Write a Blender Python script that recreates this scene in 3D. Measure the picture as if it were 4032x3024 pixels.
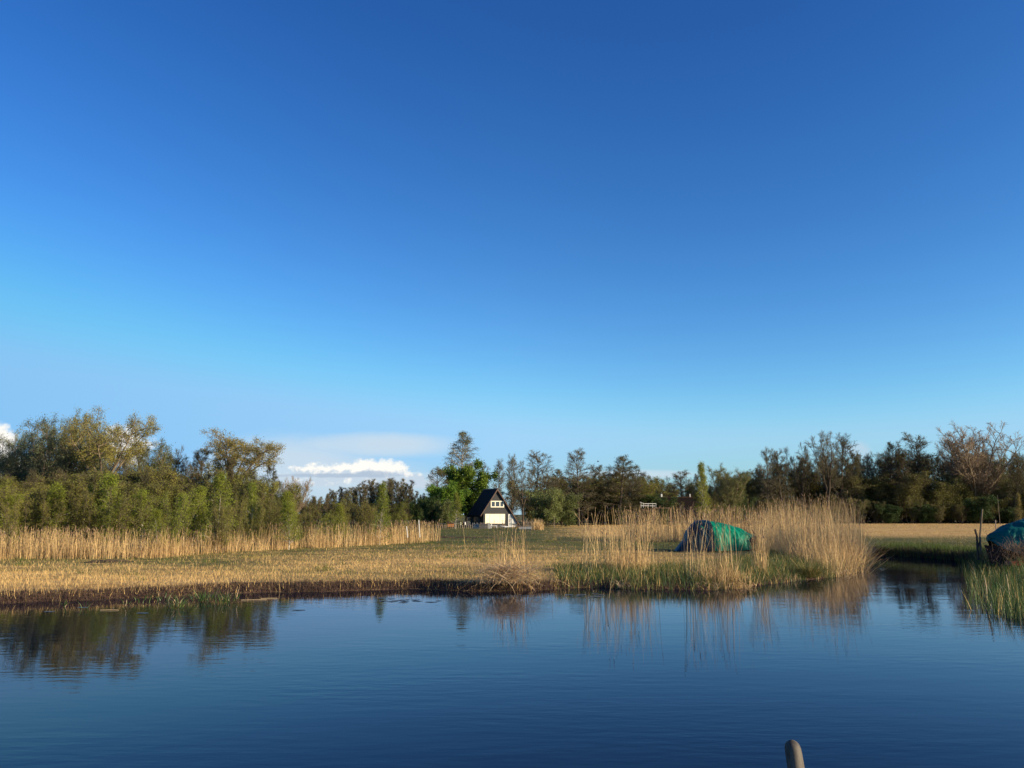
import bpy, math, random
import numpy as np
from mathutils import Vector, Matrix
R = math.radians
rng = np.random.default_rng(7)
random.seed(7)
scene = bpy.context.scene
for o in list(bpy.data.objects): bpy.data.objects.remove(o)
C = scene.collection

# ------------------------------------------------------------------ camera, sky, sun
F = 3250.0; W, H_ = 4032.0, 3024.0; HOR = 2025.0; CAMZ = 2.4; GZ = 0.3
PITCH = math.atan((HOR - H_/2)/F)
cam_d = bpy.data.cameras.new("camera"); cam = bpy.data.objects.new("camera", cam_d); C.objects.link(cam)
cam.location = (0, 0, CAMZ); cam.rotation_euler = (math.pi/2 + PITCH, 0, 0)
cam_d.sensor_width = 36; cam_d.lens = F/W*36; cam_d.clip_start = 0.1; cam_d.clip_end = 12000
scene.camera = cam
SUN_EL, SUN_AZ = R(17), R(112)        # azimuth clockwise from +Y, to the right and a little behind the camera
world = bpy.data.worlds.new("World"); scene.world = world; world.use_nodes = True
sun_d = bpy.data.lights.new("sun", 'SUN'); sun = bpy.data.objects.new("sun", sun_d); C.objects.link(sun)
sun_d.energy = 5.0; sun_d.angle = R(0.5); sun_d.color = (1.0, 0.83, 0.57)
sdir = Vector((math.sin(SUN_AZ)*math.cos(SUN_EL), math.cos(SUN_AZ)*math.cos(SUN_EL), math.sin(SUN_EL)))
sun.rotation_euler = sdir.to_track_quat('Z', 'Y').to_euler()
sun.location = (30, -20, 40)
scene.view_settings.view_transform = 'Standard'; scene.view_settings.look = 'None'
scene.view_settings.exposure = 0.7; scene.view_settings.gamma = 1.0

def ray(px, py):
    x = (px - W/2)/F; y = (H_/2 - py)/F
    c, s = math.cos(PITCH), math.sin(PITCH)
    return Vector((x, c - y*s, s + y*c))
def on_z(px, py, z=0.0):
    d = ray(px, py); t = (z - CAMZ)/d.z
    return Vector((d.x*t, d.y*t, z))
def at_y(px, py, Y):
    d = ray(px, py); t = Y/d.y
    return Vector((d.x*t, Y, CAMZ + d.z*t))

def build_world():
    nt = world.node_tree; N = nt.nodes; L = nt.links
    N.clear()
    out = N.new('ShaderNodeOutputWorld'); bg = N.new('ShaderNodeBackground')
    sky = N.new('ShaderNodeTexSky'); sky.sky_type = 'NISHITA'; sky.sun_disc = False
    sky.sun_elevation = SUN_EL; sky.sun_rotation = SUN_AZ
    sky.air_density = 1.0; sky.dust_density = 0.3; sky.ozone_density = 3.0
    def math_(op, a, b=None, clamp=False):
        n = N.new('ShaderNodeMath'); n.operation = op; n.use_clamp = clamp
        for i, v in enumerate((a, b)):
            if v is None: continue
            if hasattr(v, 'links'): L.new(v, n.inputs[i])
            else: n.inputs[i].default_value = v
        return n.outputs[0]
    def mix(f, a, b):
        n = N.new('ShaderNodeMix'); n.data_type = 'RGBA'
        for i, v in ((0, f), (6, a), (7, b)):
            if hasattr(v, 'links'): L.new(v, n.inputs[i])
            else: n.inputs[i].default_value = v
        return n.outputs[2]
    def sstep(v, lo, hi):
        n = N.new('ShaderNodeMapRange'); n.interpolation_type = 'SMOOTHSTEP'
        L.new(v, n.inputs[0]); n.inputs[1].default_value = lo; n.inputs[2].default_value = hi
        return n.outputs[0]
    tc = N.new('ShaderNodeTexCoord'); sep = N.new('ShaderNodeSeparateXYZ'); L.new(tc.outputs['Generated'], sep.inputs[0])
    X, Y, Z = sep.outputs
    front = math_('GREATER_THAN', Y, 0.05)
    Ys = math_('MAXIMUM', Y, 0.05)
    U = math_('DIVIDE', X, Ys); V = math_('DIVIDE', Z, Ys)
    comb = N.new('ShaderNodeCombineXYZ'); L.new(U, comb.inputs[0]); L.new(V, comb.inputs[1])
    def noise(scale, detail, rough, sy=1.0, off=(0, 0)):
        mp = N.new('ShaderNodeMapping'); L.new(comb.outputs[0], mp.inputs[0])
        mp.inputs['Scale'].default_value = (1, sy, 1); mp.inputs['Location'].default_value = (off[0], off[1], 0)
        n = N.new('ShaderNodeTexNoise'); L.new(mp.outputs[0], n.inputs[0])
        n.inputs['Scale'].default_value = scale; n.inputs['Detail'].default_value = detail; n.inputs['Roughness'].default_value = rough
        return n.outputs[0]
    def uv(px, py):
        d = ray(px, py); return d.x/d.y, d.z/d.y
    def ell(px, py, a, b, U=U, V=V):
        u0, v0 = uv(px, py); a /= F; b /= F
        du = math_('DIVIDE', math_('SUBTRACT', U, u0), a); dv = math_('DIVIDE', math_('SUBTRACT', V, v0), b)
        return math_('SUBTRACT', 1.0, math_('ADD', math_('MULTIPLY', du, du), math_('MULTIPLY', dv, dv)))
    def maxall(l):
        r = l[0]
        for q in l[1:]: r = math_('MAXIMUM', r, q)
        return r
    # clear spring air: per-channel response of the sky colour (deeper blue overhead)
    sp = N.new('ShaderNodeSeparateColor'); L.new(sky.outputs[0], sp.inputs[0]); cb = N.new('ShaderNodeCombineColor')
    for ch, (A_, p_) in enumerate(SKY_CURVE):
        sm = N.new('ShaderNodeMath'); sm.operation = 'SMOOTH_MIN'; L.new(math_('MULTIPLY', math_('POWER', sp.outputs[ch], p_), A_), sm.inputs[0]); sm.inputs[1].default_value = (3.0, 5.5, 8.0)[ch]; sm.inputs[2].default_value = (.8, 1.6, 2.0)[ch]; L.new(sm.outputs[0], cb.inputs[ch])
    xneg = math_('MINIMUM', X, 0.0); sc_ = N.new('ShaderNodeCombineColor'); L.new(math_('ADD', math_('MULTIPLY', xneg, .55), 1.0), sc_.inputs[0])
    L.new(math_('ADD', math_('MULTIPLY', xneg, .29), 1.0), sc_.inputs[1]); L.new(math_('ADD', math_('MULTIPLY', xneg, .10), 1.0), sc_.inputs[2])
    mm = N.new('ShaderNodeMix'); mm.data_type = 'RGBA'; mm.blend_type = 'MULTIPLY'; mm.inputs[0].default_value = 1.0; L.new(cb.outputs[0], mm.inputs[6]); L.new(sc_.outputs[0], mm.inputs[7])
    col = mm.outputs[2]
    K = .615/SKY_STR
    # pale air low over the horizon
    col = mix(math_('MULTIPLY', sstep(V, .075, -.01), .85), col, (.44*K, .62*K, .80*K, 1))
    # thin veil
    nz = noise(9, 4, .55, 3.0)
    veil = maxall([ell(1150, 1850, 420, 150), ell(1450, 1755, 400, 55), ell(1350, 1890, 420, 100), ell(2500, 1868, 260, 22)])
    vf = math_('MULTIPLY', sstep(math_('ADD', veil, math_('MULTIPLY', math_('SUBTRACT', nz, .5), 1.2)), -0.3, 1.1), 0.85)
    col = mix(math_('MULTIPLY', vf, front), col, (0.62*K, 0.74*K, 0.84*K, 1))
    # small pale wisps on the right
    w2 = maxall([ell(3375, 1775, 75, 45)])
    nz3 = noise(60, 4, .6)
    wf = math_('MULTIPLY', sstep(math_('ADD', w2, math_('MULTIPLY', math_('SUBTRACT', nz3, .5), 1.6)), 0, 1.2), .5)
    col = mix(math_('MULTIPLY', wf, front), col, (0.6*K, 0.68*K, 0.78*K, 1))
    # cumulus heads
    wu = noise(38, 5, .62, 1.0, (3.1, 1.7)); wv = noise(38, 5, .62, 1.0, (7.3, 4.1))
    U2 = math_('ADD', U, math_('MULTIPLY', math_('SUBTRACT', wu, .5), .050)); V2 = math_('ADD', V, math_('MULTIPLY', math_('SUBTRACT', wv, .5), .026))
    puffs = maxall([ell(*e_, U=U2, V=V2) for e_ in ((1370, 1848, 100, 32), (1470, 1838, 110, 40), (1560, 1850, 60, 38), (1650, 1890, 60, 36), (1540, 1885, 200, 40), (1300, 1890, 260, 26), (1240, 1850, 120, 22), (-20, 1760, 100, 105), (485, 1760, 120, 100), (60, 1860, 120, 60))])
    nb = noise(90, 6, .62); nb2 = noise(90, 6, .62, 1.0, (-0.10, -0.10))
    dens = math_('ADD', puffs, math_('MULTIPLY', math_('SUBTRACT', nb, .5), 1.5))
    cf = math_('MULTIPLY', sstep(dens, -.05, 0.8), front)
    relief = math_('SUBTRACT', nb2, nb)
    shade = math_('ADD', math_('MULTIPLY', relief, 2.2), sstep(V, uv(1500, 1880)[1], uv(1500, 1832)[1]))
    shade = sstep(shade, 0.0, 0.8)
    ccol = mix(shade, (0.58*K, 0.69*K, 0.80*K, 1), (1.05*K, 1.02*K, 0.95*K, 1))
    col = mix(cf, col, ccol)
    # grey underside of the bank of cloud
    und = maxall([ell(1330, 1872, 330, 10), ell(1470, 1868, 110, 18)])
    uf = math_('MULTIPLY', sstep(math_('ADD', und, math_('MULTIPLY', math_('SUBTRACT', nz3, .5), 1.2)), 0, .8), .75)
    col = mix(math_('MULTIPLY', uf, front), col, (0.42*K, 0.52*K, 0.66*K, 1))
    L.new(col, bg.inputs[0]); bg.inputs[1].default_value = SKY_STR
    L.new(bg.outputs[0], out.inputs[0])
SKY_STR = 0.074; SKY_CURVE = ((.414, 1.99), (.6376, 1.64), (1.055, 1.31))
build_world()

# ------------------------------------------------------------------ helpers
def tag(o, label=None, cat=None, group=None, kind=None):
    if label: o['label'] = label
    if cat: o['category'] = cat
    if group: o['group'] = group
    if kind: o['kind'] = kind
    return o
def empty(name, loc, rz=0.0):
    o = bpy.data.objects.new(name, None); o.location = loc; o.rotation_euler = (0, 0, rz)
    o.empty_display_size = .3; C.objects.link(o); return o
def link(name, me, mats, parent=None, loc=None):
    o = bpy.data.objects.new(name, me)
    for m in (mats if isinstance(mats, (list, tuple)) else [mats]): me.materials.append(m)
    if parent is not None: o.parent = parent
    if loc is not None: o.location = loc
    C.objects.link(o); return o
def np_mesh(name, verts, faces, rnd=None, mat_idx=None, smooth=False):
    """faces: (n,k) int array"""
    me = bpy.data.meshes.new(name)
    verts = np.asarray(verts, np.float32); faces = np.asarray(faces, np.int32)
    n, k = faces.shape
    me.vertices.add(len(verts)); me.vertices.foreach_set('co', verts.ravel())
    me.loops.add(n*k); me.loops.foreach_set('vertex_index', faces.ravel())
    me.polygons.add(n); me.polygons.foreach_set('loop_start', np.arange(n, dtype=np.int32)*k)
    if mat_idx is not None: me.polygons.foreach_set('material_index', np.asarray(mat_idx, np.int32))
    if smooth: me.polygons.foreach_set('use_smooth', np.ones(n, bool))
    me.update(calc_edges=True)
    if rnd is not None:
        a = me.attributes.new('rnd', 'FLOAT', 'FACE'); a.data.foreach_set('value', np.asarray(rnd, np.float32))
    return me
class MB:
    def __init__(s): s.v = []; s.f = []; s.m = []; s.cur = 0
    def box(s, x0, x1, y0, y1, z0, z1, M=None):
        b = len(s.v)
        P = [(x, y, z) for z in (z0, z1) for y in (y0, y1) for x in (x0, x1)]
        if M is not None: P = [tuple(M @ Vector(p)) for p in P]
        s.v += P
        for q in ((0,2,3,1),(4,5,7,6),(0,1,5,4),(2,6,7,3),(0,4,6,2),(1,3,7,5)): s.f.append(tuple(b+i for i in q)); s.m.append(s.cur)
        return s
    def prism(s, poly, y0, y1):                 # polygon in xz, extruded along y
        b = len(s.v); n = len(poly)
        s.v += [(x, y0, z) for x, z in poly] + [(x, y1, z) for x, z in poly]
        s.f.append(tuple(b+i for i in range(n))); s.f.append(tuple(b+n+i for i in reversed(range(n))))
        for i in range(n): j = (i+1) % n; s.f.append((b+i, b+n+i, b+n+j, b+j))
        s.m += [s.cur]*(n+2); return s
    def tube(s, pts, rads, sides=6, cap=True):
        pts = [Vector(p) for p in pts]; b = len(s.v); n = len(pts)
        d0 = (pts[-1]-pts[0]).normalized(); ref = Vector((0, 1, 0)) if abs(d0.z) > .7 else Vector((0, 0, 1))
        for i, p in enumerate(pts):
            d = (pts[min(i+1, n-1)] - pts[max(i-1, 0)]).normalized(); a = d.cross(ref).normalized(); c = d.cross(a)
            r = rads[i] if hasattr(rads, '__len__') else rads
            for k in range(sides):
                t = 2*math.pi*k/sides; q = p + (a*math.cos(t) + c*math.sin(t))*r; s.v.append(tuple(q))
        for i in range(n-1):
            for k in range(sides):
                k2 = (k+1) % sides
                s.f.append((b+i*sides+k, b+i*sides+k2, b+(i+1)*sides+k2, b+(i+1)*sides+k)); s.m.append(s.cur)
        if cap:
            s.f.append(tuple(b+k for k in range(sides))); s.f.append(tuple(b+(n-1)*sides+k for k in reversed(range(sides)))); s.m += [s.cur]*2
        return s
    def beam(s, a, b, w, h=None):
        a, b = Vector(a), Vector(b); d = b-a; L = d.length; q = d.to_track_quat('X', 'Z')
        M = Matrix.Translation(a) @ q.to_matrix().to_4x4(); h = h or w
        return s.box(0, L, -w/2, w/2, -h/2, h/2, M)
    def build(s, name, mats, parent=None, loc=None, smooth=False):
        me = bpy.data.meshes.new(name); me.from_pydata(s.v, [], s.f); me.polygons.foreach_set('material_index', s.m)
        if smooth: me.polygons.foreach_set('use_smooth', [True]*len(s.f))
        me.update(); return link(name, me, mats, parent, loc)

# ---- materials
def mat(name, base, rough=.8, spec=.3, var=None, scale=6.0, detail=6, bump=0.0, bscale=None, trans=0.0, rnd=False, metallic=0.0, stretch=None, objrand=0.0):
    m = bpy.data.materials.new(name); m.use_nodes = True; nt = m.node_tree; N = nt.nodes; L = nt.links
    p = N['Principled BSDF']; p.inputs['Roughness'].default_value = rough; p.inputs['Specular IOR Level'].default_value = spec
    p.inputs['Metallic'].default_value = metallic
    p.inputs['Base Color'].default_value = (*base, 1)
    vec = None
    tc = N.new('ShaderNodeTexCoord'); mp = N.new('ShaderNodeMapping'); L.new(tc.outputs['Object'], mp.inputs[0])
    if stretch: mp.inputs['Scale'].default_value = stretch
    colout = None
    if var is not None:
        rp = N.new('ShaderNodeMix'); rp.data_type = 'RGBA'
        rp.inputs[6].default_value = (*base, 1); rp.inputs[7].default_value = (*var, 1)
        nz = N.new('ShaderNodeTexNoise'); L.new(mp.outputs[0], nz.inputs[0]); nz.inputs['Scale'].default_value = scale; nz.inputs['Detail'].default_value = detail
        mr = N.new('ShaderNodeMapRange'); mr.inputs[1].default_value = .35; mr.inputs[2].default_value = .65; L.new(nz.outputs[0], mr.inputs[0])
        f = mr.outputs[0]
        if rnd:
            at = N.new('ShaderNodeAttribute'); at.attribute_name = 'rnd'
            ad = N.new('ShaderNodeMath'); ad.operation = 'MULTIPLY_ADD'; L.new(at.outputs['Fac'], ad.inputs[0]); ad.inputs[1].default_value = .7
            ml = N.new('ShaderNodeMath'); ml.operation = 'MULTIPLY'; L.new(f, ml.inputs[0]); ml.inputs[1].default_value = .3
            L.new(ml.outputs[0], ad.inputs[2]); f = ad.outputs[0]
        L.new(f, rp.inputs[0]); colout = rp.outputs[2]
        if objrand:
            oi = N.new('ShaderNodeObjectInfo'); hv = N.new('ShaderNodeHueSaturation'); L.new(colout, hv.inputs['Color'])
            a = N.new('ShaderNodeMapRange'); L.new(oi.outputs['Random'], a.inputs[0]); a.inputs[3].default_value = 1-objrand; a.inputs[4].default_value = 1+objrand
            L.new(a.outputs[0], hv.inputs['Value'])
            w = N.new('ShaderNodeTexWhiteNoise'); w.noise_dimensions = '1D'; L.new(oi.outputs['Random'], w.inputs['W'])
            b = N.new('ShaderNodeMapRange'); L.new(w.outputs[0], b.inputs[0]); b.inputs[3].default_value = .5-.06*objrand; b.inputs[4].default_value = .5+.06*objrand
            L.new(b.outputs[0], hv.inputs['Hue']); colout = hv.outputs[0]
        L.new(colout, p.inputs['Base Color'])
    if bump:
        nb = N.new('ShaderNodeTexNoise'); L.new(mp.outputs[0], nb.inputs[0]); nb.inputs['Scale'].default_value = bscale or scale*2; nb.inputs['Detail'].default_value = 6
        bp = N.new('ShaderNodeBump'); bp.inputs['Strength'].default_value = bump; L.new(nb.outputs[0], bp.inputs['Height']); L.new(bp.outputs[0], p.inputs['Normal'])
    if trans:
        tr = N.new('ShaderNodeBsdfTranslucent'); mx = N.new('ShaderNodeMixShader'); mx.inputs[0].default_value = trans
        if colout is not None: L.new(colout, tr.inputs[0])
        else: tr.inputs[0].default_value = (*base, 1)
        L.new(p.outputs[0], mx.inputs[1]); L.new(tr.outputs[0], mx.inputs[2]); L.new(mx.outputs[0], N['Material Output'].inputs[0])
    return m
def leafm(name, a, b, trans=.3, objrand=.18): return mat(name, a, .65, .25, var=b, scale=1.2, detail=2, trans=trans, rnd=True, objrand=objrand)
M = {}
M['straw'] = mat('straw', (.72, .51, .21), .6, .2, var=(.46, .28, .10), scale=.7, rnd=True, trans=.15)
M['reed'] = mat('reed_stalk', (.76, .54, .25), .55, .25, var=(.33, .20, .09), scale=.5, rnd=True, trans=.12)
M['plume'] = mat('reed_plume', (.22, .135, .085), .9, .1, var=(.35, .25, .16), scale=3, rnd=True, trans=.3)
M['darkstub'] = mat('dark_stub', (.085, .05, .038), .8, .2, var=(.035, .022, .02), scale=2, rnd=True)
M['grass'] = mat('grass_blade', (.12, .16, .035), .55, .2, var=(.06, .10, .022), scale=.6, rnd=True, trans=.3)
M['olive'] = mat('olive_grass', (.20, .19, .055), .6, .2, var=(.11, .12, .035), scale=.6, rnd=True, trans=.25)
M['irisleaf'] = mat('iris_leaf', (.10, .17, .035), .45, .4, var=(.04, .075, .02), scale=2, rnd=True, trans=.3)
M['deadleaf'] = mat('dead_leaf', (.62, .47, .28), .6, .3, var=(.38, .23, .12), scale=3, rnd=True, trans=.2)
M['bark'] = mat('bark', (.11, .085, .06), .9, .2, var=(.055, .042, .032), scale=8, bump=.3, stretch=(1, 1, .3))
M['bark_pale'] = mat('bark_pale', (.26, .20, .13), .9, .2, var=(.13, .10, .065), scale=6, bump=.3, stretch=(1, 1, .3))
M['bark_birch'] = mat('birch_bark', (.55, .50, .42), .8, .2, var=(.22, .18, .14), scale=5, detail=3, stretch=(1, 1, 3))
M['twig'] = mat('twig_brown', (.15, .125, .08), .9, .15, var=(.09, .078, .05), scale=1, rnd=True, objrand=.15)
M['twig_red'] = mat('twig_reddish', (.17, .125, .085), .9, .15, var=(.095, .072, .052), scale=1, rnd=True, objrand=.15)
M['l_willow'] = leafm('leaf_willow', (.21, .23, .075), (.11, .135, .045))
M['l_gold'] = leafm('leaf_gold', (.30, .24, .06), (.20, .17, .045))
M['l_birch'] = leafm('leaf_birch', (.27, .29, .035), (.15, .19, .022), .35)
M['l_yolive'] = leafm('leaf_yellow_olive', (.26, .235, .045), (.16, .155, .035), .3)
M['twig_pale'] = mat('twig_pale', (.30, .22, .15), .9, .15, var=(.20, .15, .10), scale=1, rnd=True)
M['l_maple'] = leafm('leaf_maple', (.20, .29, .03), (.08, .15, .018), .35)
M['l_dark'] = leafm('leaf_dark', (.06, .10, .022), (.025, .05, .014), .25)
M['l_olive'] = leafm('leaf_olive', (.21, .20, .05), (.12, .125, .035), .3)
M['l_brown'] = leafm('bud_brown', (.15, .145, .045), (.085, .085, .03), .25)
M['l_grey'] = leafm('leaf_greygreen', (.21, .24, .115), (.115, .14, .07), .25)

# ------------------------------------------------------------------ shoreline and ground
SH = [on_z(px, py) for px, py in [(0, 2374), (160, 2368), (320, 2364), (480, 2355), (640, 2352), (800, 2342), (950, 2334), (1100, 2330), (1250, 2330), (1450, 2322), (1650, 2318),
      (1850, 2328), (2050, 2326), (2200, 2316), (2350, 2312), (2500, 2322), (2650, 2322), (2800, 2324), (2900, 2316), (2980, 2304), (3080, 2294), (3160, 2284), (3260, 2276), (3340, 2256), (3405, 2232),
      (3425, 2215), (3400, 2200), (3340, 2192), (3420, 2182), (3520, 2188), (3640, 2196), (3760, 2206), (3830, 2216), (3880, 2240), (3960, 2275), (4050, 2320)]]
SH = [Vector((-600, -30, 0)), Vector((-60, 12, 0)), Vector((-26, 17.5, 0))] + SH + [Vector((21, 24, 0)), Vector((30, 17, 0)), Vector((60, 8, 0)), Vector((600, -30, 0)),
      Vector((600, -45, 0)), Vector((60, -8, 0)), Vector((14, -2.2, 0)), Vector((0, -1.6, 0)), Vector((-14, -2.2, 0)), Vector((-60, -6, 0)), Vector((-600, -45, 0))]
SHP = np.array([(p.x, p.y) for p in SH])
def sdist(x, y):
    """signed distance to the water's edge: > 0 on land"""
    x = np.asarray(x, float); y = np.asarray(y, float)
    best = np.full(x.shape, 1e9); inside = np.zeros(x.shape, bool); n = len(SHP)
    for i in range(n):
        ax, ay = SHP[i]; bx, by = SHP[(i+1) % n]; dx, dy = bx-ax, by-ay
        t = np.clip(((x-ax)*dx + (y-ay)*dy)/(dx*dx+dy*dy), 0, 1)
        best = np.minimum(best, np.hypot(x-ax-t*dx, y-ay-t*dy))
        c = (ay > y) != (by > y)
        with np.errstate(divide='ignore', invalid='ignore'):
            xi = (bx-ax)*(y-ay)/(by-ay if by != ay else 1e-9) + ax
        inside ^= c & (x < xi)
    return np.where(inside, -best, best)
def vnoise(x, y, seed=0):
    x = np.asarray(x, float); y = np.asarray(y, float)
    xi = np.floor(x).astype(np.int64); yi = np.floor(y).astype(np.int64); fx = x-xi; fy = y-yi
    fx = fx*fx*(3-2*fx); fy = fy*fy*(3-2*fy)
    def h(a, b):
        n = (a*374761393 + b*668265263 + seed*974711) & 0x7fffffff
        n = ((n ^ (n >> 13))*1274126177) & 0x7fffffff
        return ((n ^ (n >> 16)) & 0xffff)/65535.0
    return (h(xi, yi)*(1-fx)+h(xi+1, yi)*fx)*(1-fy) + (h(xi, yi+1)*(1-fx)+h(xi+1, yi+1)*fx)*fy
def fbm(x, y, seed=0): return .5*vnoise(x, y, seed)+.3*vnoise(x*2.1, y*2.1, seed+1)+.2*vnoise(x*4.3, y*4.3, seed+2)
def height(x, y, s=None):
    if s is None: s = sdist(x, y)
    n = fbm(x*1.1, y*1.1, 3)-.5
    s2 = s + n*.35
    z = np.where(s2 < 0, np.maximum(s2*.9, -1.3), GZ*(1-np.exp(-s2*2.4)) + .004)
    z = z + np.where(s > .4, (fbm(x*.35, y*.35, 9)-.5)*.10 + n*.06, 0)
    return z
tabs = {'l': [(20, .0), (30, .06), (33, .35), (36, .68), (41, .6), (60, .6), (400, .7)],
        'c': [(20, .05), (26, .12), (30, .35), (34, .30), (38, .12), (43, .38), (50, .55), (56, .75), (64, .92), (130, .95), (400, .9)],
        'r': [(20, .9), (30, .9), (34, .85), (37, .3), (45, .22), (50, .92), (68, .92), (78, .5), (86, .02), (190, .02), (200, .8), (400, .9)]}
def greenness(x, y):
    u = x/np.maximum(y, 1)*F + W/2
    gl, gc, gr = [np.interp(y, [a for a, b in tabs[k]], [b for a, b in tabs[k]]) for k in 'lcr']
    a = np.clip((u-900)/500, 0, 1); b = np.clip((u-2120)/250, 0, 1)
    g = (gl*(1-a)+gc*a)*(1-b) + gr*b
    n = fbm(x*.16, y*.5, 21)*.65 + fbm(x*.8, y*1.5, 31)*.35
    return np.clip(g + (n-.5)*1.5*(.35+g*(1-g)*2.6), 0, 1)
def axis(dense0, dense1, step, lim0, lim1, ratio=1.25):
    a = list(np.arange(dense0, dense1+1e-6, step)); s = step
    while a[-1] < lim1: s *= ratio; a.append(a[-1]+s)
    s = step
    while a[0] > lim0: s *= ratio; a.insert(0, a[0]-s)
    return np.array(a)
gx = axis(-24, 26, .2, -2500, 2500); gy = axis(15, 48, .2, -300, 3500, 1.12)
GX, GY = np.meshgrid(gx, gy); S_ = sdist(GX, GY); GZv = height(GX, GY, S_)
nx, ny = len(gx), len(gy)
idx = np.arange(nx*ny).reshape(ny, nx)
fc = np.stack([idx[:-1, :-1].ravel(), idx[:-1, 1:].ravel(), idx[1:, 1:].ravel(), idx[1:, :-1].ravel()], 1)
gme = np_mesh('ground', np.stack([GX.ravel(), GY.ravel(), GZv.ravel()], 1), fc, smooth=True)
def vattr(me, name, vals):
    a = me.attributes.new(name, 'FLOAT', 'POINT'); a.data.foreach_set('value', np.asarray(vals, np.float32).ravel())
vattr(gme, 'green', greenness(GX, GY))
mud = np.clip(1.15-np.abs(S_-.05)/.65, 0, 1); vattr(gme, 'mud', mud)
def ground_mat():
    m = bpy.data.materials.new('meadow_ground'); m.use_nodes = True; nt = m.node_tree; N = nt.nodes; L = nt.links; p = N['Principled BSDF']
    tc = N.new('ShaderNodeTexCoord')
    def noise(sc, stretch, det=6):
        mp = N.new('ShaderNodeMapping'); mp.inputs['Scale'].default_value = stretch; L.new(tc.outputs['Object'], mp.inputs[0])
        n = N.new('ShaderNodeTexNoise'); n.inputs['Scale'].default_value = sc; n.inputs['Detail'].default_value = det; L.new(mp.outputs[0], n.inputs[0])
        r = N.new('ShaderNodeMapRange'); r.inputs[1].default_value = .33; r.inputs[2].default_value = .67; L.new(n.outputs[0], r.inputs[0]); return r.outputs[0]
    def mix(f, a, b):
        n = N.new('ShaderNodeMix'); n.data_type = 'RGBA'
        for i, v in ((0, f), (6, a), (7, b)):
            if hasattr(v, 'links'): L.new(v, n.inputs[i])
            else: n.inputs[i].default_value = v
        return n.outputs[2]
    def at(n_):
        a = N.new('ShaderNodeAttribute'); a.attribute_name = n_; return a.outputs['Fac']
    f1 = noise(3.0, (1, 1, 1)); f2 = noise(.22, (1, 2.6, 1)); f3 = noise(14, (1, 1, 1))
    straw = mix(f1, (.54, .35, .14, 1), (.30, .175, .068, 1)); straw = mix(f2, straw, (.64, .42, .17, 1))
    green = mix(f1, (.085, .10, .03, 1), (.14, .135, .045, 1)); green = mix(f3, green, (.055, .06, .024, 1))
    c = mix(at('green'), straw, green)
    c = mix(at('mud'), c, mix(f3, (.045, .028, .022, 1), (.10, .058, .042, 1)))
    L.new(c, p.inputs['Base Color']); p.inputs['Roughness'].default_value = .95; p.inputs['Specular IOR Level'].default_value = .15
    bp = N.new('ShaderNodeBump'); bp.inputs['Strength'].default_value = .8; bp.inputs['Distance'].default_value = .08; L.new(f3, bp.inputs['Height']); L.new(bp.outputs[0], p.inputs['Normal'])
    return m
tag(link('ground', gme, ground_mat()), 'flat marsh meadow of mown reed stubble and grass', 'meadow', kind='structure')

# water
def water_mat():
    m = bpy.data.materials.new('canal_water'); m.use_nodes = True; nt = m.node_tree; N = nt.nodes; L = nt.links; p = N['Principled BSDF']
    p.inputs['Base Color'].default_value = (.003, .006, .014, 1); p.inputs['Roughness'].default_value = .015; p.inputs['IOR'].default_value = 1.15
    tc = N.new('ShaderNodeTexCoord')
    def noise(sc, st, det, rough=.5):
        mp = N.new('ShaderNodeMapping'); mp.inputs['Scale'].default_value = st; L.new(tc.outputs['Object'], mp.inputs[0])
        n = N.new('ShaderNodeTexNoise'); n.inputs['Scale'].default_value = sc; n.inputs['Detail'].default_value = det; n.inputs['Roughness'].default_value = rough
        L.new(mp.outputs[0], n.inputs[0]); return n.outputs[0]
    a = noise(3.2, (.55, 1.5, 1), 3); b = noise(.25, (.5, 1.2, 1), 2)
    mr = N.new('ShaderNodeMapRange'); mr.inputs[1].default_value = .38; mr.inputs[2].default_value = .66; mr.inputs[3].default_value = .25; mr.inputs[4].default_value = 1.0; L.new(b, mr.inputs[0])
    ml = N.new('ShaderNodeMath'); ml.operation = 'MULTIPLY'; L.new(a, ml.inputs[0]); L.new(mr.outputs[0], ml.inputs[1])
    c = noise(.55, (.5, 1.6, 1), 2); ad = N.new('ShaderNodeMath'); ad.operation = 'MULTIPLY_ADD'; L.new(c, ad.inputs[0]); ad.inputs[1].default_value = .6; L.new(ml.outputs[0], ad.inputs[2])
    bp = N.new('ShaderNodeBump'); bp.inputs['Strength'].default_value = 1.0; bp.inputs['Distance'].default_value = WAVE; L.new(ad.outputs[0], bp.inputs['Height']); L.new(bp.outputs[0], p.inputs['Normal'])
    # murky peat water: dark body, reflection by Fresnel
    p.inputs['Specular IOR Level'].default_value = 0.0; p.inputs['Roughness'].default_value = 1.0
    gl = N.new('ShaderNodeBsdfGlossy'); gl.inputs['Color'].default_value = (.87, .89, 1.0, 1); gl.inputs['Roughness'].default_value = .012; L.new(bp.outputs[0], gl.inputs['Normal'])
    fr = N.new('ShaderNodeFresnel'); fr.inputs['IOR'].default_value = 1.18; L.new(bp.outputs[0], fr.inputs['Normal'])
    mx = N.new('ShaderNodeMixShader'); L.new(fr.outputs[0], mx.inputs[0]); L.new(p.outputs[0], mx.inputs[1]); L.new(gl.outputs[0], mx.inputs[2]); L.new(mx.outputs[0], N['Material Output'].inputs[0])
    return m
WAVE = .0045
wm = MB(); wm.v = [(-700, -60, 0), (700, -60, 0), (700, 75, 0), (-700, 75, 0)]; wm.f = [(0, 1, 2, 3)]; wm.m = [0]
tag(wm.build('water', water_mat()), 'calm dark blue canal reflecting sky and banks', 'canal', kind='structure')

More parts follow.
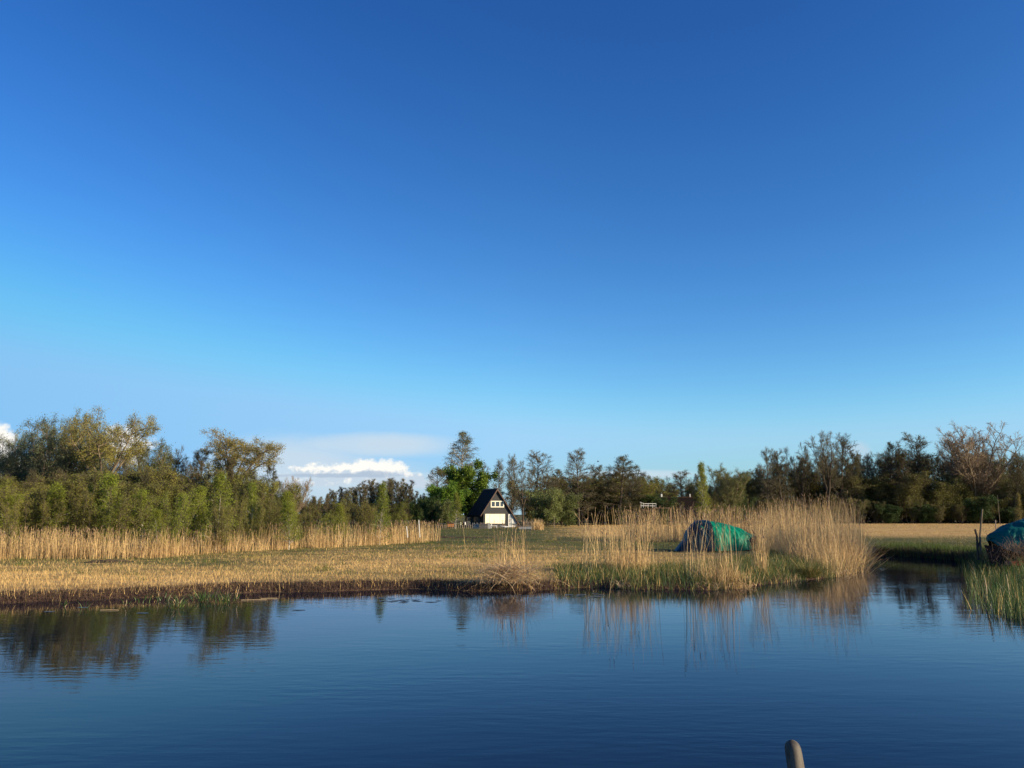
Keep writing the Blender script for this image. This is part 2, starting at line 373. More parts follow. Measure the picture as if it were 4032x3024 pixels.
# ------------------------------------------------------------------ ribbons (blades, stalks)
def ribbons(base, length, az, e0, droop, width, nseg=4, waz=None, taper=.25, rnd=None):
    """curved strips. e0 elevation at the root, falls by droop (rad) along the length. returns verts, quads, rnd, tips, tipdirs"""
    n = len(base); length = np.broadcast_to(length, n); az = np.broadcast_to(az, n); e0 = np.broadcast_to(e0, n); droop = np.broadcast_to(droop, n); width = np.broadcast_to(width, n)
    if waz is None: waz = rng.uniform(0, math.pi, n)
    P = np.zeros((n, nseg+1, 3)); P[:, 0] = base
    for k in range(nseg):
        e = e0 - droop*((k+.5)/nseg)**1.3
        d = np.stack([np.cos(e)*np.cos(az), np.cos(e)*np.sin(az), np.sin(e)], 1)
        P[:, k+1] = P[:, k] + d*(length/nseg)[:, None]
    wv = np.stack([np.cos(waz), np.sin(waz), np.zeros(n)], 1)
    t = np.linspace(0, 1, nseg+1); wd = (1-(1-taper)*t)[None, :, None]*width[:, None, None]*.5
    A = P - wv[:, None]*wd; B = P + wv[:, None]*wd
    V = np.stack([A, B], 2).reshape(-1, 3)
    o = (np.arange(n)*(nseg+1)*2)[:, None] + (np.arange(nseg)*2)[None]
    Fq = np.stack([o, o+1, o+3, o+2], 2).reshape(-1, 4)
    r = rng.uniform(0, 1, n) if rnd is None else rnd
    return V, Fq, np.repeat(r, nseg), P[:, -1], (e, az)
def merge(parts):
    V = []; Fs = []; Rn = []; MI = []; off = 0
    for v, f, r, mi in parts:
        V.append(v); Fs.append(f+off); Rn.append(r); MI.append(np.full(len(f), mi)); off += len(v)
    return np.concatenate(V), np.concatenate(Fs), np.concatenate(Rn), np.concatenate(MI)
def stuff(name, parts, mats, label, cat, group=None, kind='stuff', parent=None):
    V, Fq, r, mi = merge(parts); return tag(link(name, np_mesh(name, V, Fq, r, mi), mats, parent), label, cat, group, kind)

# stubble & grass over the meadow
def scatter_band(y0, y1, dens, spread=.80):
    area = (y1-y0)*(y0+y1)*spread; n = int(area*dens)
    y = rng.uniform(y0, y1, n); keep = rng.uniform(0, 1, n) < y/y1
    y = y[keep]; x = rng.uniform(-spread, spread, len(y))*y; return x, y
straw_p, green_p, olive_p = [], [], []
for y0, y1, dens, wd, hs in [(17, 26, 190, .008, .85), (26, 34, 150, .009, .8), (34, 46, 80, .012, .75), (46, 64, 45, .016, .7), (64, 105, 16, .022, .75), (105, 205, 5, .03, .9)]:
    x, y = scatter_band(y0, y1, dens); s = sdist(x, y)
    u = x/y*F + W/2
    k = (s > .2+.45*fbm(x*.8, y*.8, 5)); x, y, s, u = x[k], y[k], s[k], u[k]
    g = greenness(x, y); z = height(x, y, s)-.01; b = np.stack([x, y, z], 1); n = len(x)
    q = rng.uniform(0, 1, n); isg = q < np.clip(g*1.15, 0, .97)
    clump = .55+.9*fbm(x*1.6, y*1.6, 44)
    h = rng.gamma(5, .021, n)*clump*hs
    az = rng.uniform(0, 2*math.pi, n)
    st = ~isg
    v, f, r, _, _ = ribbons(b[st], h[st]*1.05, az[st], rng.normal(1.25, .25, st.sum()), .3, wd, 1, taper=.6); straw_p.append((v, f, r, 0))
    ol = isg & (rng.uniform(0, 1, n) < .45)
    gg = isg & ~ol
    for sel, lst in ((ol, olive_p), (gg, green_p)):
        v, f, r, _, _ = ribbons(b[sel], h[sel]*1.35, az[sel], rng.normal(1.25, .2, sel.sum()), .5, wd*.9, 2, taper=.1); lst.append((v, f, r, 0))
stuff('reed_stubble', straw_p, M['straw'], 'golden cut reed stubble covering the mown meadow', 'stubble')
stuff('meadow_grass', green_p + [(v, f, r, 1) for v, f, r, _ in olive_p], [M['grass'], M['olive']], 'short green and olive grass in patches across the meadow', 'grass')

xt, yt = scatter_band(24, 70, .12, .75); st_ = sdist(xt, yt); kt = (st_ > 1.2); xt, yt = xt[kt], yt[kt]
tp = []
for mi, lo, hi in ((0, 0, .45), (1, .45, .75), (2, .75, 1.01)):
    rr_ = rng.uniform(0, 1, len(xt)); k_ = (rr_ >= lo) & (rr_ < hi); X_ = np.repeat(xt[k_], 45); Y_ = np.repeat(yt[k_], 45); n = len(X_)
    X_ = X_ + rng.normal(0, .22, n); Y_ = Y_ + rng.normal(0, .15, n)
    v, f, r, _, _ = ribbons(np.stack([X_, Y_, height(X_, Y_)-.02], 1), rng.uniform(.12, .34, n), rng.uniform(0, 6.28, n), rng.normal(1.2, .25, n), rng.uniform(.2, 1.2, n), .014, 2, taper=.1); tp.append((v, f, r, mi))
stuff('grass_tufts', tp, [M['grass'], M['olive'], M['straw']], 'scattered darker tufts of grass standing out of the mown meadow', 'grass tufts')

# muddy bank edge: dark stubs on the left and centre
def shore_pts(u0, u1, s0, s1, n, ylim=60, ymin=14):
    """random points with u in [u0,u1] (photo column) and signed shore distance in [s0,s1]"""
    X, Y = [], []; c = 0
    while c < n:
        y = rng.uniform(ymin, ylim, 60000); u = rng.uniform(u0, u1, 60000); x = (u-W/2)/F*y*1.0
        s = sdist(x, y); k = (s > s0) & (s < s1) & (rng.uniform(0, 1, 60000) < y/ylim)
        X.append(x[k]); Y.append(y[k]); c += k.sum()
        if k.sum() == 0: break
    X = np.concatenate(X)[:n]; Y = np.concatenate(Y)[:n]; return X, Y
x, y = shore_pts(-900, 2230, -.05, .55, 10000, 29); s = sdist(x, y)
b = np.stack([x, y, height(x, y, s)-.02], 1); n = len(x)
dk = rng.uniform(0, 1, n) < .92
v, f, r, _, _ = ribbons(b[dk], rng.uniform(.06, .20, dk.sum()), rng.uniform(0, 6.28, dk.sum()), rng.normal(1.35, .2, dk.sum()), .2, .016, 2)
v2, f2, r2, _, _ = ribbons(b[~dk], rng.uniform(.08, .28, (~dk).sum()), rng.uniform(0, 6.28, (~dk).sum()), rng.normal(1.4, .15, (~dk).sum()), .2, .014, 2)
stuff('bank_stubble', [(v, f, r, 0), (v2, f2, r2, 1)], [M['darkstub'], M['straw']], 'dark brown reed stubs along the muddy canal bank', 'stubble')
# fallen straw at the water line
x, y = shore_pts(-600, 2300, -.35, .25, 420, 29); b = np.stack([x, y, np.maximum(height(x, y), 0)+.012], 1)
v, f, r, _, _ = ribbons(b, rng.uniform(.15, .7, len(x)), rng.normal(0, .5, len(x)), .06, .1, .016, 2, waz=rng.normal(1.57, .4, len(x)))
stuff('fallen_straw', [(v, f, r, 0)], [M['straw']], 'loose pale straw lying along the water line', 'straw')

# right half: green bank grass with yellowed leaves
x, y = shore_pts(2180, 3420, -.12, 5.0, 30000, 46); s = sdist(x, y); n = len(x)
b = np.stack([x, y, np.maximum(height(x, y, s), -.05)-.02], 1); gsel = rng.uniform(0, 1, n)
parts = []
for lo, hi, mi, hh in ((0, .42, 0, (.18, .5)), (.42, .66, 1, (.15, .5)), (.66, .8, 2, (.15, .5)), (.8, 1.01, 3, (.1, .3))):
    k = (gsel >= lo) & (gsel < hi)
    v, f, r, _, _ = ribbons(b[k], rng.uniform(*hh, k.sum()), rng.uniform(0, 6.28, k.sum()), rng.normal(1.3, .2, k.sum()), rng.uniform(.1, .9, k.sum()), .016, 3, taper=.1); parts.append((v, f, r, mi))
stuff('bank_grass', parts, [M['irisleaf'], M['olive'], M['straw'], M['darkstub']], 'green and yellowed grass fringing the canal bank on the right', 'grass')
# grass on the far bank of the side channel
x, y = shore_pts(3380, 4400, -.1, 2.2, 14000, 52, 34); s = sdist(x, y); n = len(x); b = np.stack([x, y, np.maximum(height(x, y, s), -.03)-.02], 1)
v, f, r, _, _ = ribbons(b, rng.uniform(.2, .6, n), rng.uniform(0, 6.28, n), rng.normal(1.35, .15, n), rng.uniform(.1, .7, n), .022, 3, taper=.1)
xb, yb = shore_pts(3380, 4400, -.05, .45, 6000, 52, 34); nb_ = len(xb)
v2, f2, r2, _, _ = ribbons(np.stack([xb, yb, np.maximum(height(xb, yb), -.03)], 1), rng.uniform(.15, .45, nb_), rng.uniform(0, 6.28, nb_), rng.normal(1.4, .12, nb_), .3, .03, 2)  # dark stub colour stands in for the peat face and the bank's shade
stuff('channel_grass', [(v, f, r, 0), (v2, f2, r2, 1)], [M['grass'], M['darkstub']], 'green grass with dark stubs for peat and shade, far bank of the side channel', 'grass')

# ------------------------------------------------------------------ reeds
def reed_parts(x, y, z, hmin, hmax, lean=.12, wdt=.018, az0=None, droop=.25, leaves=1.2, plume=.5, hmod=0.0):
    n = len(x); b = np.stack([x, y, z], 1); h = rng.uniform(hmin, hmax, n)
    if hmod: h = h*(1-hmod + 2*hmod*np.clip(fbm(x*.55, y*.4, 77), .2, .8))
    az = rng.uniform(0, 6.28, n) if az0 is None else rng.normal(az0, 1.0, n)
    e0 = math.pi/2 - np.abs(rng.normal(0, lean, n)); dr = np.abs(rng.normal(0, droop, n))
    v, f, r, tip, (e, a) = ribbons(b, h, az, e0, dr, wdt, 5, taper=.35); P = [(v, f, r, 0)]
    k = rng.uniform(0, 1, n) < plume
    if k.sum():
        v, f, r, _, _ = ribbons(tip[k]-np.array([0, 0, .03]), rng.uniform(.12, .26, k.sum()), a[k]+rng.normal(0, .3, k.sum()), 1.3, rng.uniform(.5, 1.8, k.sum()), wdt*2.8, 3, taper=.15); P.append((v, f, r, 1))
    m = int(n*leaves)
    if m:
        i = rng.integers(0, n, m); t = rng.uniform(.15, .85, m)
        V0 = P[0][0].reshape(n, 6, 2, 3).mean(2); kk = np.clip((t*5).astype(int), 0, 4); fr = t*5-kk
        base = V0[i, kk]*(1-fr)[:, None] + V0[i, kk+1]*fr[:, None]
        v, f, r, _, _ = ribbons(base, rng.uniform(.12, .4, m), rng.uniform(0, 6.28, m), rng.uniform(.5, 1.3, m), rng.uniform(.6, 2.2, m), wdt*.8, 3, taper=.1); P.append((v, f, r, 0))
    return P
RM = [M['reed'], M['plume']]
def band_pts(us, Ys, depth, n, clumpy=0.0, seed=1):
    u = rng.uniform(us[0], us[-1], n*3); Y = np.interp(u, us, Ys) + rng.uniform(0, 1, n*3)**1.3*depth; x = (u-W/2)/F*Y
    kk = rng.uniform(0, 1, len(u)) < np.clip((us[-1]-u)/(.08*(us[-1]-us[0])+35), 0, 1)**.7*np.clip((u-us[0])/30+.0, 0, 1); u, Y, x = u[kk], Y[kk], x[kk]
    if clumpy: k = rng.uniform(0, 1, len(x)) < 1-clumpy + clumpy*np.clip((fbm(x*.9, Y*.5, seed)-.35)*4, 0, 1)
    else: k = np.ones(len(x), bool)
    x, Y = x[k][:n], Y[k][:n]; return x, Y, (x/Y*F + W/2)
# long belt in front of the left wood
x, y, u = band_pts([-900, 0, 600, 850, 1300, 1700], [37, 39, 40, 45, 53, 62], 3.6, 4600, .92, 3)
hh = 1.5 + .45*(fbm(x*.35, y*.2, 8)-.3)*2 ; z = np.full(len(x), GZ-.03)
parts = reed_parts(x, y, z, 0.75, 1.5, .07, .015, droop=.2, leaves=.9, plume=.3, hmod=.3)
x2, y2, u2 = band_pts([-900, 0, 600, 850, 1300, 1700], [37.5, 39.5, 40.5, 45.5, 53.5, 62.5], 3.0, 4000, .6, 4)
parts += reed_parts(x2, y2, np.full(len(x2), GZ-.03), .3, 1.0, .12, .022, droop=.35, leaves=1.5, plume=0)
stuff('reed_belt', parts, RM, 'long belt of dry golden reeds in front of the left wood', 'reeds')
x, y, u = band_pts([1470, 1620, 1740], [57, 60, 65], 6, 520, .5, 5)
stuff('reed_belt', reed_parts(x, y, np.full(len(x), GZ-.03), .9, 1.7, .08, .026, leaves=2), RM, 'pale reeds at the right end of the belt, left of the house', 'reeds')
# distant reeds behind the tarpaulin boat
x, y, u = band_pts([2430, 2560, 3220], [66, 64, 60], 7, 2000, .7, 6)
stuff('reed_belt', reed_parts(x, y, np.full(len(x), GZ-.03), 1.3, 2.75, .07, .024, leaves=.8, plume=.6, hmod=.2), RM, 'brown plumed reeds standing in a row behind the green tarpaulin', 'reeds')
# big bed on the point
def poly_pts(us_y, n):
    """points inside a ground polygon given by photo pixels (z=0.2)"""
    P = [on_z(a, b_, .2) for a, b_ in us_y]; xs = [p.x for p in P]; ys = [p.y for p in P]; X = np.array([]); Y = np.array([])
    while len(X) < n:
        x = rng.uniform(min(xs), max(xs), n*3); y = rng.uniform(min(ys), max(ys), n*3); ins = np.zeros(len(x), bool)
        for i in range(len(P)):
            a, b_ = P[i], P[(i+1) % len(P)]; c = (a.y > y) != (b_.y > y); xi = (b_.x-a.x)*(y-a.y)/((b_.y-a.y) or 1e-9)+a.x; ins ^= c & (x < xi)
        X = np.concatenate([X, x[ins]]); Y = np.concatenate([Y, y[ins]])
    return X[:n], Y[:n]
x, y = poly_pts([(2940, 2165), (3060, 2190), (3180, 2225), (3300, 2245), (3380, 2240), (3405, 2212), (3390, 2175), (3250, 2150), (3000, 2148)], 2900)
u_ = x/y*F + W/2; k_ = rng.uniform(0, 1, len(x)) < .45+.55*np.clip((fbm(x*.8, y*.5, 91)-.3)*4, 0, 1); x, y, u_ = x[k_], y[k_], u_[k_]
P = reed_parts(x, y, height(x, y)-.03, 1.0, 3.05, .07, .0125, droop=.2, leaves=.9, plume=.45, hmod=.16)
x, y = poly_pts([(2940, 2170), (3060, 2200), (3180, 2240), (3300, 2256), (3400, 2242), (3415, 2215), (3390, 2175), (3250, 2158), (3000, 2155)], 5200)
P += reed_parts(x, y, height(x, y)-.03, .5, 1.7, .28, .015, droop=.7, leaves=2, plume=0)
stuff('reed_bed', P, RM, 'dense tall bed of golden reeds on the point of the bank', 'reeds')
# right fringe leaning out over the channel
x, y = poly_pts([(3330, 2258), (3415, 2230), (3405, 2195), (3350, 2200)], 260)
v, f, r, tip, _ = ribbons(np.stack([x, y, height(x, y)], 1), rng.uniform(.8, 1.9, len(x)), rng.normal(.1, .35, len(x)), rng.uniform(.3, 1.1, len(x)), rng.uniform(.1, .5, len(x)), .014, 5)
stuff('leaning_reeds', [(v, f, r, 0)], RM, 'bent reeds leaning out right over the side channel', 'reeds')

def clump(name, label, pxy, rad, n, hmin, hmax, group=None, cat='reed clump', lean=.08, **kw):
    """a separate clump of reeds: an empty with stalks (and leaves) as one mesh part"""
    p = on_z(*pxy, .2); a = rng.uniform(0, 6.28, n); rr = np.sqrt(rng.uniform(0, 1, n))
    x = p.x + np.cos(a)*rr*rad[0]; y = p.y + np.sin(a)*rr*rad[1]; z = height(x, y)-.03
    P = reed_parts(x-p.x, y-p.y, z, hmin, hmax, lean, .022 if name == 'lone_reed' else .014, **kw)
    V, Fq, r, mi = merge(P); o = link(name, np_mesh(name, V, Fq, r, mi), RM, None, (p.x, p.y, 0))
    return tag(o, label, cat, group)
RG = 'reed clumps on the bank'
clump('reed_clump', 'wide thin clump of tall pale reeds left of the green tarpaulin', (2435, 2262), (1.45, 1.5), 150, 1.2, 2.5, RG, leaves=1.2)
clump('reed_clump', 'dense lower middle of the clump left of the tarpaulin', (2480, 2262), (.8, .8), 280, .5, 1.4, RG, leaves=1.5, plume=0)
clump('reed_clump', 'tall sparse reed clump in front of the green tarpaulin', (2800, 2285), (.95, .9), 75, 1.4, 2.5, RG, leaves=.5)
clump('reed_clump', 'leaning bushy reed tuft at the foot of the clump before the tarpaulin', (2850, 2290), (.95, .6), 300, .3, 1.0, RG, lean=.35, leaves=2, plume=0)
clump('reed_clump', 'upright tuft of reeds at the right end of the tarpaulin', (2995, 2262), (.28, .4), 80, 1.3, 2.2, RG, leaves=1)
clump('reed_clump', 'loose tall reeds standing behind the flattened heap, before the house', (2015, 2272), (.62, .5), 75, 1.0, 1.95, RG, leaves=1)
for lab, px, py, hh in [('single pair of thin reeds on the left bank, taller one', 575, 2352, 1.6), ('lone leaning reed right of the pair on the left bank', 685, 2350, 1.0), ('lone reed stalk in the meadow left of the house front', 1832, 2170, 1.8),
                    ('lone reed stalk below the white shutters of the house', 1922, 2170, 1.7), ('few thin reeds at the water right of the flattened heap', 2200, 2315, 1.75), ('thin reeds standing at the edge left of the big clump', 2375, 2325, 2.4)]:
    clump('lone_reed', lab, (px, py), (.12, .1), 3 if 'lone' not in lab else 1, hh*.85, hh, 'single reeds', cat='reed', leaves=1, plume=.2)
# flattened heap
p = on_z(2000, 2316, .1); n = 520
sd_ = rng.choice([0.0, math.pi], n); a = sd_ + rng.normal(0, .35, n)
x = rng.normal(0, .35, n); y = rng.normal(.25, .25, n)
v, f, r, _, _ = ribbons(np.stack([x, y, rng.uniform(.1, .62, n)], 1), rng.uniform(.5, 1.25, n), a, rng.uniform(.1, .7, n), rng.uniform(.4, 1.3, n), .026, 5)
n2 = 160; x = rng.normal(-.1, .4, n2); y = rng.normal(.3, .25, n2)
v2, f2, r2, _, _ = ribbons(np.stack([x, y, np.full(n2, .15)], 1), rng.uniform(.5, 1.1, n2), rng.uniform(0, 6.28, n2), rng.uniform(.9, 1.5, n2), rng.uniform(.1, .6, n2), .013, 4)
V, Fq, rr, mi = merge([(v, f, r, 0), (v2, f2, r2, 0)])
tag(link('reed_heap', np_mesh('reed_heap', V, Fq, rr, mi), [M['deadleaf']], None, p), 'flattened fan-shaped heap of dry reeds at the water below the house', 'reed heap')

# dead pale leaf tufts along the point
DG = 'dead leaf tufts at the water line'
for px, py, lab, s_ in [(2800, 2318, 'broken pale dead leaves below the tarpaulin, left part', 1.0), (2880, 2312, 'broken pale dead leaves below the tarpaulin, right part', 1.0), (3080, 2285, 'pale arching dead leaves left of the round tussock', 1.0),
                    (3290, 2265, 'pale arching dead leaves right of the round tussock', 1.0), (2465, 2316, 'small folded dead leaves at the water under the left clump', .5)]:
    p = on_z(px, py, .02); n = int(150*s_)
    v, f, r, _, _ = ribbons(np.stack([rng.normal(0, .32*s_, n), rng.normal(.15, .12, n), np.full(n, .03)], 1), rng.uniform(.2, .65, n), rng.uniform(0, 6.28, n), rng.uniform(.5, 1.4, n), rng.uniform(1.2, 2.8, n), .022, 5, taper=.3)
    tag(link('dead_leaf_tuft', np_mesh('dead_leaf_tuft', v, f, r), M['deadleaf'], None, p), lab, 'leaf tuft', DG)
# round sedge tussock
def tussock(name, label, px, py, n, rad, L, mats, e=(.5, 1.5), mixd=.2, cat='tussock', group=None, wd=.012, zz=.05):
    p = on_z(px, py, zz); a = rng.uniform(0, 6.28, n)
    v, f, r, _, _ = ribbons(np.stack([np.cos(a)*rad*rng.uniform(0, 1, n), np.sin(a)*rad*.7*rng.uniform(0, 1, n), rng.uniform(0, .15, n)], 1), rng.uniform(L*.5, L, n), a+rng.normal(0, .4, n), rng.uniform(*e, n), rng.uniform(.5, 1.8, n), wd, 5, taper=.1)
    mi = (rng.uniform(0, 1, n) < mixd).astype(int); me = np_mesh(name, v, f, r, np.repeat(mi, 5)); return tag(link(name, me, mats, None, p), label, cat, group)
tussock('sedge_tussock', 'round dark olive sedge tussock at the water on the point', 3185, 2275, 1100, .42, .8, [M['olive'], M['straw']], mixd=.15)
tussock('sedge_tussock', 'small green tuft left of the round tussock', 2940, 2305, 300, .35, .5, [M['irisleaf'], M['straw']], mixd=.2, group='green tufts at the water')
for px, py, lab, n, rd, L in [(700, 2398, 'bent yellowed iris clump standing in the water on the left', 60, .28, .42), (800, 2372, 'green iris clump just right of the bent one', 80, .35, .42), (890, 2378, 'green iris clump with upright leaves, right of the other two', 70, .35, .42),
                          (650, 2372, 'few thin iris leaves left of the bent clump', 20, .3, .35), (250, 2395, 'tiny cluster of iris leaves near the left edge of the water', 8, .12, .22),
                          (335, 2402, 'two short iris leaves in the water at left', 6, .1, .25), (495, 2400, 'short iris leaves in the water between left edge and bent clump', 7, .15, .25), (560, 2380, 'slim iris shoots left of the pair of reeds', 9, .2, .35)]:
    tussock('iris_clump', lab, px, py, n, rd, L, [M['irisleaf'], M['deadleaf']], e=(1.0, 1.55), mixd=.35 if px == 700 else .08, cat='water plant', group='iris clumps in the water', wd=.02, zz=-.03)

# reed and iris bed standing in the water at the right edge
Pp = []
x, y = poly_pts([(3760, 2210), (3820, 2300), (3785, 2360), (3900, 2395), (4400, 2440), (4500, 2300), (4200, 2215), (3900, 2205)], 9000)
keep = rng.uniform(0, 1, len(x)) < np.clip(.25 + .75*(x/y*F+W/2-3770)/160, .12, 1); x, y = x[keep], y[keep]
z = np.maximum(height(x, y), -.06)-.02; n = len(x)
k = rng.uniform(0, 1, n)
for lo, hi, mi in ((0, .72, 0), (.72, .9, 1), (.9, 1.01, 2)):
    s_ = (k >= lo) & (k < hi); b = np.stack([x, y, z], 1)[s_]; m = len(b)
    v, f, r, _, _ = ribbons(b, rng.uniform(.25, .78, m)*(1 if mi < 2 else 1.0), rng.uniform(0, 6.28, m), rng.normal(1.42, .1, m), rng.uniform(0, .6, m), .018, 4, taper=.1); Pp.append((v, f, r, mi))
stuff('water_reeds', Pp, [M['irisleaf'], M['olive'], M['straw']], 'green young reeds standing in the water at the right edge', 'reeds')
for px, py, hh, lab in [(3888, 2375, .75, 'pale dead stalk in the right water reeds, left one'), (3975, 2370, .75, 'pale dead stalk in the right water reeds, right one')]:
    p = on_z(px, py, 0); mb = MB(); mb.tube([(0, 0, -.1), (.01, 0, hh*.5), (-.02, 0, hh)], [.014, .012, .006], 5); tag(mb.build('dead_stalk', M['deadleaf'], None, p), lab, 'stalk', 'pale dead stalks')
x, y = shore_pts(-300, 3300, -5.0, -.3, 170, 30); b = np.stack([x, y, np.full(len(x), .006)], 1)
v, f, r, _, _ = ribbons(b, rng.uniform(.04, .3, len(x)), rng.uniform(0, 6.28, len(x)), .0, .0, .018, 2)
stuff('floating_litter', [(v, f, r, 0)], [M['deadleaf']], 'small bits of reed and leaf drifting on the canal near the bank', 'litter')
# floating bits
fm = MB()
for px, py, L_, a in [(1000, 2362, .7, .1), (1060, 2356, .45, .2), (430, 2402, .45, .05)]:
    p = on_z(px, py, .012); mb = MB(); d = Vector((math.cos(a), math.sin(a), .0))*L_/2
    mb.tube([-d, Vector((0, 0, .004)), d], .008, 5)
    tag(mb.build('floating_stem', M['deadleaf'], None, p), {1000: 'longest pale reed stem floating by the left bank', 1060: 'short pale stem behind the longest floating stem', 430: 'pale stem floating left of the iris clumps', 960: 'thin pale stem floating just left of the longest one', 700: 'short pale stem floating under the bent iris clump', 100: 'pale stem floating near the left edge of the photo'}[px], 'floating stem', 'reed stems floating on the canal')
def pads():
    V = []; Fq = []
    for i in range(26):
        px = random.choice([random.uniform(1500, 1760), random.uniform(1500, 1700), random.uniform(100, 1200), random.uniform(2230, 2420)]); py = random.uniform(2352, 2378) if px > 1400 else random.uniform(2388, 2415)
        if px > 2200: py = random.uniform(2335, 2352)
        p = on_z(px, py, .006); r = random.uniform(.05, .12); b = len(V)
        for k in range(8):
            t = k/8*6.283; V.append((p.x+r*1.6*math.cos(t), p.y+r*math.sin(t), p.z+.004*math.sin(3*t)))
        Fq.append(tuple(range(b, b+8)))
    me = bpy.data.meshes.new('lily_pads'); me.from_pydata(V, [], Fq); return me
tag(link('lily_pads', pads(), mat('lily_pad', (.06, .07, .03), .35, .5, var=(.09, .06, .035))), 'small dark lily pads floating near the far bank', 'lily pads', kind='stuff')

# ------------------------------------------------------------------ trees
class Tree:
    def __init__(s, seed): s.r = random.Random(seed); s.np = np.random.default_rng(seed); s.wood = MB(); s.tw = MB(); s.leaf = []
    def path(s, p, d, L, n, wob, up):
        pts = [p.copy()]; d = d.normalized(); r = s.r
        for i in range(n):
            d = (d + Vector((r.gauss(0, wob), r.gauss(0, wob), r.gauss(0, wob)+up))).normalized(); p = p + d*(L/n); pts.append(p.copy())
        return pts
    @staticmethod
    def along(pts, u):
        q = u*(len(pts)-1); i = min(int(q), len(pts)-2); f = q-i; return pts[i].lerp(pts[i+1], f), (pts[i+1]-pts[i]).normalized()
    def side(s, d, ang):
        ax = d.cross(Vector((s.r.gauss(0, 1), s.r.gauss(0, 1), s.r.gauss(0, 1)))).normalized(); return (Matrix.Rotation(ang, 3, ax) @ d)
def make_tree(name, seed, H=10, tr=.16, base_t=.25, prof=lambda t: 1-.6*t, Rad=2.5, nprim=34, e_lo=.3, e_hi=1.0, nsec=6, nter=5, nleaf=8, ls=.10, up=.05, wob=.12,
              leaders=1, fork=0.3, spread=.5, twr=.010, sag=0.0, leafspread=.12, bark='bark', leafmat='l_brown', twm='twig', lead_len=None, sec_ang=.8, aspect=.6, tl=.38):
    T = Tree(seed); r = T.r; LE = []
    lead = []
    if leaders == 1:
        lead.append((T.path(Vector((0, 0, 0)), Vector((r.gauss(0, .04), r.gauss(0, .04), 1)), H*.98, 9, .035, .06), tr, base_t, nprim))
    else:
        if fork > 0.01:
            tp = T.path(Vector((0, 0, 0)), Vector((0, 0, 1)), H*fork, 4, .05, .05); T.wood.tube(tp, [tr*(1-.25*i/4) for i in range(5)], 7)
        else: tp = [Vector((0, 0, 0))]*2
        for k in range(leaders):
            a = k*2*math.pi/leaders + r.uniform(-.4, .4); sp = spread*r.uniform(.55, 1.15)
            d = Vector((math.cos(a)*math.sin(sp), math.sin(a)*math.sin(sp), math.cos(sp)))
            st = tp[-1] if fork > 0.01 else Vector((math.cos(a)*Rad*.25*r.random(), math.sin(a)*Rad*.25*r.random(), 0))
            L_ = H*(1-fork)/max(math.cos(sp), .5)*r.uniform(.8, 1.0)*(.96)
            lead.append((T.path(st, d, L_, 8, .08, .05), tr*(.62 if fork > .01 else .5), base_t, max(4, int(nprim/leaders))))
    for pts, r0, bt, npn in lead:
        n = len(pts)-1; T.wood.tube(pts, [max(r0*(1-.9*i/n), .012) for i in range(n+1)], 6)
        for i in range(npn):
            t = bt + (1-bt)*((i+r.random())/npn); p, d = T.along(pts, min(t, .995))
            az = i*2.4 + r.uniform(-.5, .5); tt = (t-bt)/(1-bt)
            e = e_lo + (e_hi-e_lo)*tt + r.gauss(0, .12); dd = Vector((math.cos(az)*math.cos(e), math.sin(az)*math.cos(e), math.sin(e)))
            L1 = Rad*prof(tt)*r.uniform(.65, 1.1)/(1 if leaders == 1 else 1.25)
            if L1 < .15: L1 = .15
            bp = T.path(p, dd, L1, 5, wob, up); r1 = max(min(r0*.45, L1*.022), .010)
            T.wood.tube(bp, [max(r1*(1-.8*q/5), .008) for q in range(6)], 4, cap=False)
            for j in range(nsec):
                u = .25 + .75*(j+r.random())/nsec; q, d2 = T.along(bp, min(u, .99)); L2 = L1*(tl*(1.15-u) + .16)*r.uniform(.7, 1.2)+.12
                dd2 = T.side(d2, r.uniform(.5, 1.0)*sec_ang); dd2.z -= sag
                sp_ = T.path(q, dd2, L2, 3, wob*1.2, up-sag*.5); T.wood.tube(sp_, [r1*.45, r1*.35, r1*.25, twr*.7], 3, cap=False)
                for k in range(nter):
                    u2 = .15 + .85*(k+r.random())/nter; q2, d3 = T.along(sp_, min(u2, .99)); L3 = (L2*.45+.12)*r.uniform(.6, 1.3)
                    dd3 = T.side(d3, r.uniform(.4, 1.0)); dd3.z -= sag*1.5
                    tp3 = T.path(q2, dd3, L3, 2, wob, up-sag); T.tw.tube(tp3, [twr, twr*.8, twr*.4], 3, cap=False)
                    for m_ in range(nleaf):
                        w, _ = T.along(tp3, r.random()); LE.append((w.x+r.gauss(0, leafspread), w.y+r.gauss(0, leafspread), w.z+r.gauss(0, leafspread)))
    root = empty(name, (0, 0, 0))
    T.wood.build('trunk', M[bark], root)
    tv = np.array(T.tw.v); tf = np.array(T.tw.f); nr = T.np
    n = len(LE)
    if n:
        c = np.array(LE); a = nr.normal(size=(n, 3)); a /= np.linalg.norm(a, axis=1)[:, None]; b = np.cross(a, nr.normal(size=(n, 3))); b /= np.linalg.norm(b, axis=1)[:, None]
        sz = ls*nr.uniform(.6, 1.3, n)[:, None]*.5
        V = np.stack([c-a*sz, c-b*sz*aspect, c+a*sz, c+b*sz*aspect], 1).reshape(-1, 3); Fq = np.arange(n*4).reshape(n, 4)
        V = np.concatenate([tv, V]); Fa = np.concatenate([tf, Fq+len(tv)]); mi = np.concatenate([np.zeros(len(tf)), np.ones(n)]); rn = nr.uniform(0, 1, len(Fa))
    else: V, Fa, mi, rn = tv, tf, np.zeros(len(tf)), nr.uniform(0, 1, len(tf))
    link('crown', np_mesh('crown', V, Fa, rn, mi), [M[twm], M[leafmat]], root)
    zs = V[:, 2]; root['H'] = float(np.percentile(zs, 99.0)); root['RAD'] = float(np.percentile(np.abs(V[:, :2]), 97)); return root
def kids(o): return [c for c in C.objects if c.parent == o]
